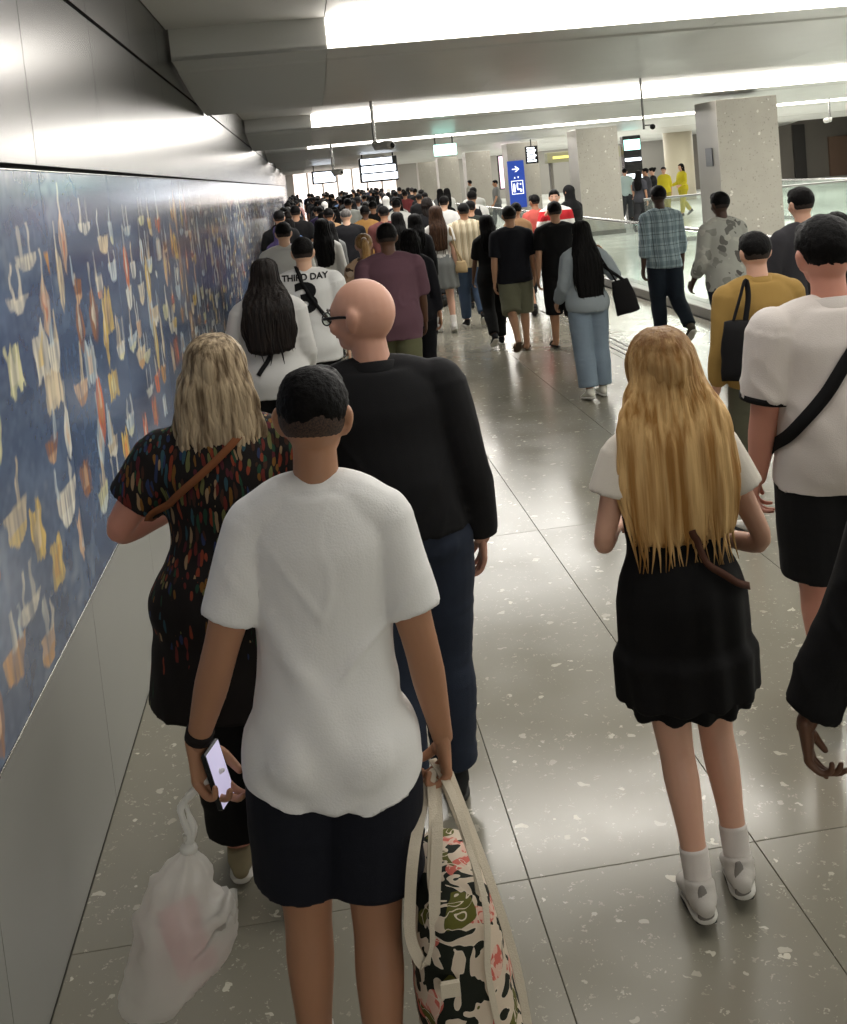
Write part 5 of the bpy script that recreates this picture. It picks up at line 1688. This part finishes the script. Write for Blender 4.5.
def walker(x, y, label, h, top, bottom, hair='short', hc='black', skin='tan', rz=0, fem=False, wide=1.0, sleeve=.40, z0=.86, bt=.96,
           btm='trousers', shoe='#222222', skind='sneaker', sole=None, sock=None, legs=None, arms=None, head=(0, 4), collar=None, seed=None,
           vox=None, cuff=None, hair_end=1.2, hair_w=.11, group=None, ease=.022, bflare=.008, armw=1.0, legw=1.0, belly=0.0, cardi=None, handspec=None, sl_ease=.018, lean=1, hs=1.0, nape=1.574):
    global WSEED
    WSEED += 1
    seed = WSEED if seed is None else seed
    rs = np.random.RandomState(seed)
    vx = vox or max(.010, min(.02, .0011 * y))
    st = rs.choice([-1, 1])
    L, Rr = (legs if legs else (((st * 13 + 3, 8 + (22 if st < 0 else 0)), (-st * 13 + 3, 8 + (22 if st > 0 else 0)))))
    aL, aR = arms if arms else ((7 + rs.uniform(0, 4), -st * 13, 14), (7 + rs.uniform(0, 4), st * 13, 14))
    f = person(x, y, label, rz=rz, group=group, h=h, fem=fem, wide=wide, legL=L, legR=Rr, armL=aL, armR=aR, head=head, armw=armw, legw=legw, belly=belly, lean=lean, hs=hs)
    put('body', make_body(f, vx * .95, hand_voxel=max(.0055, vx * .5), handspec=handspec), SK[skin], f.root)
    t = None
    if top:
        t = garment_top(f, top, vx, z0=z0, sleeve=sleeve, ease=ease, sl_ease=sl_ease, flare=.012, amp=.009, seed=seed, root=f.root, collar=collar, cuff=cuff, sl_flare=.010 if sleeve < .6 else .004)
    if btm == 'skirt':
        garment_skirt(f, bottom, bt, ease=.028, flare=.04, voxel=vx, root=f.root, seed=seed)
    elif btm == 'gown':
        garment_skirt(f, bottom, bt, z1=1.2, ease=.032, flare=.09, voxel=vx, root=f.root, seed=seed, name='gown')
    else:
        lg = garment_legs(f, bottom, vx, t1=bt, ease=.026 + (.008 if bt < .6 else 0), flare=bflare + (.016 if bt < .6 else 0), root=f.root, name='shorts' if bt < .6 else btm, seed=seed, z1=1.04)
        if t is not None and z0 < 1.0 and y < 25: drape_over(t, lg, .006)
    hm = HAIR[hc]
    if hair == 'short': hair_short(f, hm, f.root, max(.006, vx * .6), vol=1.04, nape=nape, seed=seed, fade=CLIP if hc != 'grey' else None)
    elif hair == 'long': hair_long(f, hm, f.root, z_end=hair_end, width=hair_w, voxel=max(.008, vx * .8), locks=40, seed=seed, depth=.055, back=-(.075 + ease * 1.6 + (.02 if wide > 1.1 else 0)), vol=1.05, lr=.011, wave=.016)
    elif hair == 'bob': hair_long(f, hm, f.root, z_end=1.46, width=.095, voxel=max(.008, vx * .8), locks=24, seed=seed, depth=.08, back=-.045, vol=1.05)
    elif hair == 'bun':
        o = hair_short(f, hm, f.root, max(.006, vx * .6), vol=1.05, nape=1.575, seed=seed)
        v, q = ball((0, -.105, 1.690), (.045, .042, .042), 14, 10); build('hair_bun', Shell().add(f.T(f.headT(v)), q), hm, f.root, True)
    elif hair == 'pony':
        o = hair_short(f, hm, f.root, max(.006, vx * .6), vol=1.05, nape=1.575, seed=seed)
        v, q = tube([(0, -.10, 1.67), (0, -.155, 1.65), (.01, -.165, 1.56), (.0, -.15, 1.45), (.015, -.14, 1.36)], [.022, .036, .044, .038, .012], n=14, sub=3)
        v2 = v + noise3(v * 60, 3)[:, None] * .004
        build('ponytail', Shell().add(f.T(f.headT(v2)), q), hm, f.root, True)
        v, q = ball((0, -.115, 1.672), (.028, .022, .028), 12, 8); build('hair_tie', Shell().add(f.T(f.headT(v)), q), C_('#d8cfc2'), f.root, True)
    elif hair == 'scarf':
        sh = Shell()
        v, q = ball((0, -.006, 1.640), (.092, .108, .104), 20, 14); sh.add(f.headT(v), q)
        v, q = tube([(0, -.01, 1.60), (0, -.015, 1.50), (0, -.02, 1.42), (0, -.02, 1.33)], np.array([.080, .082, .135, .185]) * f.wide, [.085, .090, .105, .125], side=(1, 0, 0), n=24, cap=False, sub=3); sh.add(v, q)
        me = remesh(sh, max(.008, vx * .8), 3, 'headscarf')
        c_ = coords(me); n_ = normals(me); fy = (c_[:, 1] > .052) & (c_[:, 2] > 1.545) & (c_[:, 2] < 1.69) & (np.abs(c_[:, 0]) < .06)
        c_[fy, 1] = .052
        setco(me, f.T(c_ + n_ * (noise3(c_ * (14, 14, 6), seed) * .006)[:, None]))
        put('headscarf', me, C_(top), f.root)
    shoes(f, shoe, f.root, kind=skind, sole=sole, sock=sock, voxel=max(.007, vx * .6))
    if y < 12 or rz not in (0,): face_bits(f, f.root)
    f.top = t
    return f
WSEED = 100

walker(2.32, 5.4, 'person in a mustard long sleeved shirt with short black hair and a black shoulder bag', 1.64, cloth('mustard_shirt', '#94763f', var=.08), '#5a5a4a', rz=0,
       skin='fair', sleeve=.90, z0=.90, bt=.62, bflare=.012, shoe='#c9c6bf', collar=.03, hc='black', wide=1.05, arms=((12, -4, 16), (8, 6, 14)), legs=((12, 10), (-12, 28)))
def shoulder_bag(x, y, z, label, w=.13, h=.26, d=.05, rz=0, strap_top=.45, lean=0.0, dx=.05, mat='#0f0e10'):
    b = empty('shoulder_bag', (x, y, z), R(rz), label, 'bag')
    sh = Shell()
    v, q = tube([(0, 0, 0), (0, 0, h * .5), (0, 0, h)], [w, w * .95, w * .72], [d, d * .95, d * .45], side=(1, 0, 0), n=20, cap=False, sub=3)
    nrm = v - np.array([0, 0, h / 2]); nrm /= np.linalg.norm(nrm, axis=1)[:, None]
    v = v + nrm * (noise3(v * 18, 3) * .008)[:, None]
    build('bag_body', Shell().add(v, q), C_(mat), b, True)
    v, q = tube([(-w * .3, 0, h - .01), (dx * .6 - w * .12, .01, h + strap_top * .6), (dx, .02, h + strap_top), (dx + w * .1, .02, h + strap_top * .6), (w * .3, 0, h - .01)], .008, .014, n=8, sub=5)
    build('bag_strap', Shell().add(v, q), C_(mat), b, True)
    b.rotation_euler[1] = R(lean)
    return b
shoulder_bag(2.13, 5.22, .92, 'black slouchy shoulder bag behind the mustard shirt', w=.105, h=.30, d=.06, strap_top=.20, dx=.05, rz=-8)

walker(3.50, 7.3, 'young man in a dark grey t-shirt with cropped black hair, by the balustrade', 1.77, '#37363a', '#2b2b30', skin='fair', rz=8, hc='black', wide=1.02, sleeve=.42)
walker(3.33, 6.5, 'woman with long black hair half hidden behind the man in the polo shirt', 1.62, '#1a191b', '#202024', skin='fair', fem=True, hair='long', hc='black')
walker(3.88, 11.5, 'man in an untucked blue grey checked shirt and dark jeans', 1.73, CHECK, DNAVY, skin='dark', rz=4, sleeve=.80, z0=.86, collar=.02, wide=.98,
       shoe='#4d463c', sole=MAT['sole_white'], legs=((4, 4), (-12, 34)), arms=((10, -6, 10), (11, 4, 12)), ease=.018)
walker(3.78, 9.5, 'slim man in a loose grey printed long sleeved shirt, ahead of the big column', 1.70, FLORAL, DNAVY, skin='dark', rz=10, sleeve=.88, z0=.84, collar=.02,
       arms=((9, 10, 26), (8, -4, 12)), wide=.95, ease=.03, sl_ease=.022)
f = walker(2.40, 9.25, 'woman with very long black hair in a pale blue grey sweatshirt and wide trousers', 1.54, cloth('grey_sweat', '#8e979c'), cloth('blue_grey_trousers', '#7c8b99'), skin='olive', fem=True, hair='long',
       hair_end=1.02, hair_w=.155, sleeve=.95, z0=.88, bflare=.035, wide=1.08, shoe='#d5d2c6', sole=MAT['sole_white'], arms=((12, 4, 40), ((.30, -.04, 1.16), (.235, .06, 1.38))),
       legs=((-5, 8), (4, 5)), ease=.030, sl_ease=.028, rz=3)
shoulder_bag(2.74, 9.15, .74, 'black tote bag swinging from the shoulder of the woman with very long hair', w=.105, h=.30, d=.04, strap_top=.30, dx=-.12, lean=-12)
walker(2.30, 12.0, 'man in a navy t-shirt and khaki shorts', 1.655, '#15161d', '#70705c', skin='olive', rz=-2, bt=.52, shoe='#5b4a3a', skind='sandal', wide=1.06, legs=((-20, 26), (8, 4)), arms=((8, -8, 10), (9, 8, 10)), sleeve=.44)
f = walker(2.80, 11.9, 'man in a black t-shirt and long black shorts with flip-flops', 1.645, '#0c0c0e', '#0e0e10', skin='olive', bt=.62, shoe='#1b1715', skind='sandal', wide=1.12, legw=1.1, bflare=.02, legs=((8, 4), (-10, 12)))
walker(2.14, 12.65, 'slim woman all in black with long black hair and white soled trainers', 1.55, '#0d0d0f', '#0b0b0d', skin='brown', fem=True, hair='long', hair_end=1.28, hair_w=.10, sleeve=.40,
       shoe='#161618', sole=MAT['sole_white'], legs=((-16, 24), (10, 5)), wide=.95)
walker(2.16, 14.5, 'man in a cream and brown vertically striped shirt and blue jeans', 1.66, STRIPE, DENIM, skin='tan', sleeve=.50, z0=.84, collar=.02, wide=1.08, shoe='#1c1c1e', sole=MAT['sole_white'], ease=.034, legs=((3, 4), (-14, 26)), sl_ease=.03)
walker(1.74, 14.2, 'woman in white top and grey skirt with a long dark brown mane and white socks', 1.65, '#c9c6c0', '#6e706e', skin='fair', fem=True, hair='long', hc='brown', hair_end=1.16, hair_w=.12, btm='skirt', bt=.60,
       z0=1.0, sleeve=.3, shoe='#d0cdc8', sole=MAT['sole_white'], sock='#e0dcd6', legs=((6, 4), (-8, 12)))
shoulder_bag(2.0, 14.1, .78, 'small round beige bag hanging by a thin strap beside the grey skirt', w=.08, h=.15, d=.05, strap_top=.45, dx=-.1, mat='#a8916c')
walker(1.36, 13.3, 'woman in black coat and trousers left of the grey skirt', 1.60, '#0f0f12', '#0c0c0e', skin='fair', fem=True, hair='long', hair_end=1.3, sleeve=.96, z0=.72, legs=((3, 4), (-4, 10)))
walker(0.66, 8.8, 'man in a faded purple shirt and olive trousers', 1.745, cloth('plum_shirt', '#624650', var=.10), '#5f5f45', skin='brown', sleeve=.46, z0=.80, wide=1.14, belly=.02, ease=.028, bt=.95, shoe='#2a2825', rz=-2, sl_ease=.026)
walker(0.95, 9.9, 'woman with dark curly hair and navy top hidden behind the purple shirt', 1.62, '#17171d', '#141418', skin='tan', fem=True, hair='bob', sleeve=.9)
f = walker(-0.03, 8.1, 'man in a white baseball jersey with a black number 3', 1.73, cloth('jersey_cloth', '#d3d3d1', var=.02), '#0e0e10', skin='light', sleeve=.50, z0=.82, wide=1.12, ease=.034, sl_ease=.036, cuff='#1a1a1c', rz=-3, vox=.010,
       arms=((9, 2, 12), (9, 4, 12)), nape=1.575)
def print_on(garment, fig, text, size, cz, parent, mat, bold=0.0, sx=1.0):
    """lettering laid on the back of a garment: each letter vertex is dropped on to the cloth"""
    c = bpy.data.curves.new('lettering', 'FONT'); c.body = text; c.size = size; c.align_x = 'CENTER'; c.align_y = 'CENTER'; c.offset = bold; c.resolution_u = 4
    o = bpy.data.objects.new('lettering', c); COL.objects.link(o)
    s_ = o.modifiers.new('r', 'REMESH'); s_.mode = 'SHARP'; s_.octree_depth = 7; s_.use_remove_disconnected = False
    c.extrude = .006
    dg = bpy.context.evaluated_depsgraph_get()
    me = bpy.data.meshes.new_from_object(o.evaluated_get(dg))
    bpy.data.objects.remove(o)
    bv = bvh_of(garment)
    co = coords(me)
    out = []
    for p in co:
        x = p[0] * sx; z = cz + p[1]
        hit = bv.ray_cast(Vector((x, -1, z)), Vector((0, 1, 0)))
        y = hit[0].y if hit[0] else -.13
        out.append((x, y - .004 + p[2] * -.3, z))
    setco(me, out)
    r = put('lettering', me, mat, parent)
    return r
jr = f.top
print_on(jr, f, 'THIRD DAY', .062, 1.435, jr, C_('#17171a'), .002, 1.05)
print_on(jr, f, '3', .30, 1.275, jr, C_('#121214'), .012, 1.25)
bv = bvh_of(jr)
surface_strap(bv, [f.T((-.06, .0, 1.49)), f.T((-.02, -.12, 1.40)), f.T((.06, -.15, 1.25)), f.T((.14, -.13, 1.12)), f.T((.20, -.08, 1.03))], f.root, 'crossbody_strap', '#0d0d0f', w=.028, off=.014)
f = walker(-0.285, 7.0, 'woman with wavy dark brown hair down her back in a baggy white sweatshirt', 1.66, cloth('white_sweat', '#bdbcb9', var=.02), '#0e0e10', skin='light', fem=True, hair='long', hc='dark', hair_end=1.16,
       hair_w=.18, sleeve=.96, z0=.84, wide=1.15, ease=.045, sl_ease=.040, arms=((16, 2, 26), (8, 6, 50)))
bv = bvh_of(f.top)
surface_strap(bv, [f.T((.07, -.12, 1.36)), f.T((.03, -.16, 1.20)), f.T((-.03, -.16, 1.08)), f.T((-.08, -.14, .98))], f.root, 'crossbody_strap', '#0d0d0f', w=.03, off=.012)
walker(-0.22, 11.3, 'tall man in a white shirt behind the number 3 jersey', 1.76, cloth('white_shirt2', '#c9c9c5', var=.02), '#2a2a2e', skin='light', wide=1.12, sleeve=.46, ease=.03)
walker(0.53, 10.0, 'woman with a golden ponytail in a brown print blouse', 1.62, PRINT, '#3a322c', skin='fair', fem=True, hair='pony', hc='gold', sleeve=.5, ease=.028, z0=.85)
walker(0.21, 12.9, 'woman with long black hair in a white blouse, right of the white shirted man', 1.70, '#c6c4bf', '#2a2a2c', skin='fair', fem=True, hair='long', hair_end=1.2, hair_w=.12, sleeve=.85)
walker(-0.36, 16.5, 'man in a black t-shirt close to the mural wall', 1.78, '#0e0e10', '#1a1a1c', skin='olive', sleeve=.42, wide=1.1, arms=((14, 10, 30), (8, 0, 12)))
walker(-0.12, 18.4, 'tall man in black with thick black hair, next in from the mural wall', 1.80, '#101012', '#1a1a1c', skin='olive', wide=1.1)
walker(0.66, 16.8, 'man with thinning grey hair in a black shirt', 1.70, '#121216', '#141418', skin='light', hc='grey', wide=1.18, sleeve=.8, nape=1.60)
walker(1.06, 18.6, 'man in a mustard brown t-shirt ahead of the maroon shirt', 1.68, '#9a7340', '#33302a', skin='brown', wide=.98)
walker(1.22, 16.4, 'man in a maroon shirt behind the purple shirt', 1.70, '#5f3634', '#2c2a2a', skin='tan', wide=1.1, sleeve=.5)
walker(1.70, 19.6, 'broad man in a long loose white shirt in mid crowd', 1.72, '#cfcfca', '#b5b3ab', skin='tan', wide=1.2, sleeve=.9, z0=.60, ease=.04)
walker(0.98, 23.2, 'big man in white with sloping shoulders ahead of the mustard shirt', 1.77, '#cdcdc8', '#8a8a84', skin='tan', wide=1.2, sleeve=.6)
walker(1.98, 17.2, 'person in black with a big mop of dark hair', 1.74, '#101013', '#121214', skin='olive', hair='bob', hc='dark', fem=True, wide=1.2, sleeve=.9)
walker(2.40, 18.3, 'man in a white t-shirt half turned, right of the big dark hair', 1.72, '#cfcecb', '#2a2c30', skin='light', rz=-20, wide=1.0)
walker(2.94, 18.6, 'man in white shirt with a black backpack under the green sign', 1.76, '#c8c8c4', '#24262a', skin='tan', wide=1.05)
bp = empty('backpack', (2.94, 18.36, 1.02), 0, 'black backpack worn over a white shirt', 'backpack')
v, q = tube([(0, 0, 0), (0, 0, .2), (0, 0, .38)], [.13, .14, .10], [.07, .075, .05], side=(1, 0, 0), n=16, sub=3); build('bag_body', Shell().add(v, q), C_('#131316'), bp, True)
for s in (-1, 1):
    v, q = tube([(s * .08, .05, .05), (s * .09, .06, .30), (s * .10, .16, .44), (s * .09, .26, .36)], .008, .02, n=8, sub=4); build('strap', Shell().add(v, q), C_('#131316'), bp, True)
walker(2.52, 16.2, 'man in dark green top just ahead of the striped shirt', 1.66, '#20241f', '#1c1c1e', skin='olive', wide=1.05)
walker(2.98, 15.0, 'woman with hair in a bun in a tan dress before the blue sign', 1.60, '#8a6a4c', '#7c5f46', skin='tan', fem=True, hair='bun', btm='skirt', bt=.5)
walker(3.56, 16.4, 'man in a coral shirt beside the red and white jacket', 1.65, '#b5524a', '#2c2c30', skin='tan', rz=20)
f = walker(3.66, 15.5, 'man facing the camera in a white jacket with a red band, phone raised', 1.69, stripes('red_white_jacket', '#d9d6d2', [(2, 2.2, .30, '#b3252c', 1.0, -.80)]), '#26282c', skin='fair', rz=165, sleeve=.95,
       arms=((10, 0, 20), ((.24, .10, 1.18), (.13, .24, 1.40))), legs=((2, 4), (-2, 4)))
mp = empty('mobile_phone', (3.60, 15.24, 1.42), R(-15), 'phone held up by the man in the red and white jacket', 'phone')
build('case', Shell().bevbox(-.038, .038, -.005, .005, -.075, .075, .003), MAT['screen_black'], mp)
walker(4.27, 17.0, 'person in a black hooded headscarf and long black gown by the rail', 1.73, '#0c0c0e', '#0c0c0e', skin='tan', fem=True, hair='scarf', btm='gown', bt=.08, sleeve=.96, wide=1.15, rz=30)
# people beyond the opening
YEL = '#c9b92e'
walker(11.35, 33, 'woman in a yellow jacket with light hair, left of the two in yellow', 1.66, YEL, '#9a8f3a', skin='fair', fem=True, hair='bun', hc='dark', rz=150, sleeve=.6)
walker(12.29, 34, 'woman in a yellow vest with dark hair, right of the two in yellow', 1.69, YEL, '#b5a832', skin='fair', fem=True, hair='bob', rz=110, sleeve=.9, arms=((10, 10, 60), (10, 10, 60)))
walker(10.49, 31.5, 'person in black top and white trousers holding an arm out near the yellow jackets', 1.69, '#141416', '#cfcfca', skin='fair', hair='bun', fem=True, rz=60, arms=((12, 50, 40), (10, 10, 20)))
walker(10.4, 34, 'man in a pale aqua shirt in the hall beyond', 1.72, '#bccfcf', '#3a3c40', skin='fair', rz=-30)
walker(10.12, 31, 'man in a charcoal top next to the pale aqua shirt', 1.70, '#2e2e33', '#2a2a2c', skin='tan', wide=1.1, rz=60)
walker(9.26, 29, 'woman with long black hair right of the charcoal top', 1.68, '#3c3c42', '#2a2a2c', skin='tan', fem=True, hair='long', rz=-40)
walker(6.8, 37.5, 'person in grey standing in the gap left of the blue sign', 1.70, '#6a6a68', '#5a5a5c', skin='tan', rz=90)
walker(7.0, 44.5, 'worker in pale overalls standing by a column', 1.72, '#b9b6ae', '#a9a69e', skin='tan', rz=40)

# ------------------------------------------------------------------ the packed crowd down the corridor
PAL = {'top_black': '#101012', 'top_white': '#cfcdc8', 'top_grey': '#6f706f', 'top_navy': '#20263a', 'top_maroon': '#6a2f30', 'top_tan': '#9b7a58', 'top_blue': '#4a5f80', 'top_pink': '#b58a86', 'top_purple': '#463a60'}
def far_proto(name, **k):
    before = set(bpy.data.objects.keys())
    f = walker(0, 0, 'x', vox=.020, **k)
    return f.root
protos = []
spec = [dict(h=1.70, top='#101012', bottom='#26262a', skin='tan'),
        dict(h=1.70, top='#101012', bottom='#3a4458', skin='brown', wide=1.12),
        dict(h=1.66, top='#101012', bottom='#26262a', skin='fair', fem=True, hair='long', sleeve=.6),
        dict(h=1.66, top='#101012', bottom='#26262a', skin='olive', fem=True, hair='bun', sleeve=.9),
        dict(h=1.66, top='#101012', bottom='#26262a', skin='fair', fem=True, hair='scarf', sleeve=.96),
        dict(h=1.70, top='#101012', bottom='#4b4538', skin='light', sleeve=.9, hair='short', hc='dark')]
KIND = ['short haired man', 'broad short haired man', 'long haired woman', 'woman with a bun', 'woman in a headscarf', 'long sleeved man']
for sp in spec:
    protos.append(far_proto('p', **sp))
def copy_person(src, x, y, sc, rz, top, label, group):
    r = src.copy(); COL.objects.link(r)
    r.location = (x, y, 0); r.rotation_euler = (0, 0, R(rz)); r.scale = (sc, sc, sc)
    r['label'] = label; r['group'] = group
    m = C_(top)
    for ch in src.children:
        c = ch.copy(); COL.objects.link(c); c.parent = r
        if ch.name.startswith(('shirt', 'headscarf')):
            c.material_slots[0].link = 'OBJECT'; c.material_slots[0].material = m
        for g in ch.children:
            d = g.copy(); COL.objects.link(d); d.parent = c
    return r
rs = np.random.RandomState(21)
taken = [(o.location.x, o.location.y) for o in bpy.data.objects if o.type == 'EMPTY' and o.name.startswith('person') and o.location.y > 7]
spots = []
y = 14.6
while y < 62:
    step = .86 + (y - 14) * .012
    n_ = 7
    for i in range(n_):
        x = -.34 + i * .84 + rs.uniform(-.18, .18)
        yy = y + rs.uniform(-.3, .3)
        if x > 4.5: continue
        keep = 1.0
        if x > 1.4: keep = np.interp(yy, [14, 20, 24, 34, 50], [0, .12, .35, .75, .9])
        if x > 3.2: keep *= np.interp(yy, [20, 45], [.25, .9])
        if x < 1.4 and yy < 17: keep = .6
        if yy > 46: keep *= .8
        if rs.rand() > keep: continue
        if any((x - a) ** 2 + (yy - b) ** 2 < .60 ** 2 for a, b in taken): continue
        taken.append((x, yy)); spots.append((x, yy))
    y += step
rows_ = []
tops = ['top_black'] * 8 + ['top_white'] * 6 + ['top_grey'] * 3 + ['top_navy'] * 2 + ['top_maroon', 'top_tan', 'top_blue', 'top_pink', 'top_purple']
COLN = {'top_black': 'black', 'top_white': 'white', 'top_grey': 'grey', 'top_navy': 'navy', 'top_maroon': 'maroon', 'top_tan': 'tan', 'top_blue': 'blue', 'top_pink': 'dusty pink', 'top_purple': 'purple'}
ZONE = ['just behind the walkers', 'in the near crowd', 'deeper in the crowd', 'in the mid crowd', 'in the far crowd', 'in the farthest crowd']
for (x, yy) in spots:
    i = rs.choice(6, p=[.28, .16, .24, .08, .10, .14])
    t = tops[rs.randint(len(tops))]
    zone = ZONE[min(5, int((yy - 14) / 8))]
    side = 'along the mural wall' if x < .2 else ('left of the middle' if x < 1.5 else ('right of the middle' if x < 3 else 'by the glass rail'))
    lab = '%s, %s top, %s %s' % (KIND[i], COLN[t], zone, side)
    rows_.append((lab, x, yy, i, t, float(rs.uniform(.945, 1.03)), float(rs.uniform(-9, 9))))
from collections import defaultdict
by = defaultdict(list)
for r_ in rows_: by[r_[0]].append(r_)
for lab, L_ in by.items():
    L_.sort(key=lambda r_: r_[2])
    names = {1: [''], 2: [', the nearer', ', the farther'], 3: [', nearest', ', second', ', farthest'], 4: [', nearest', ', second', ', third', ', farthest']}.get(len(L_))
    for q_, (l_, x, yy, i, t, sc, rz) in enumerate(L_):
        copy_person(protos[i], x, yy, sc, rz, PAL[t], l_ + (names[q_] if names else ''), 'people packed in the corridor crowd')
for p in protos:
    for ch in list(p.children):
        for g in list(ch.children): bpy.data.objects.remove(g)
        bpy.data.objects.remove(ch)
    bpy.data.objects.remove(p)
print('far crowd', len(spots))
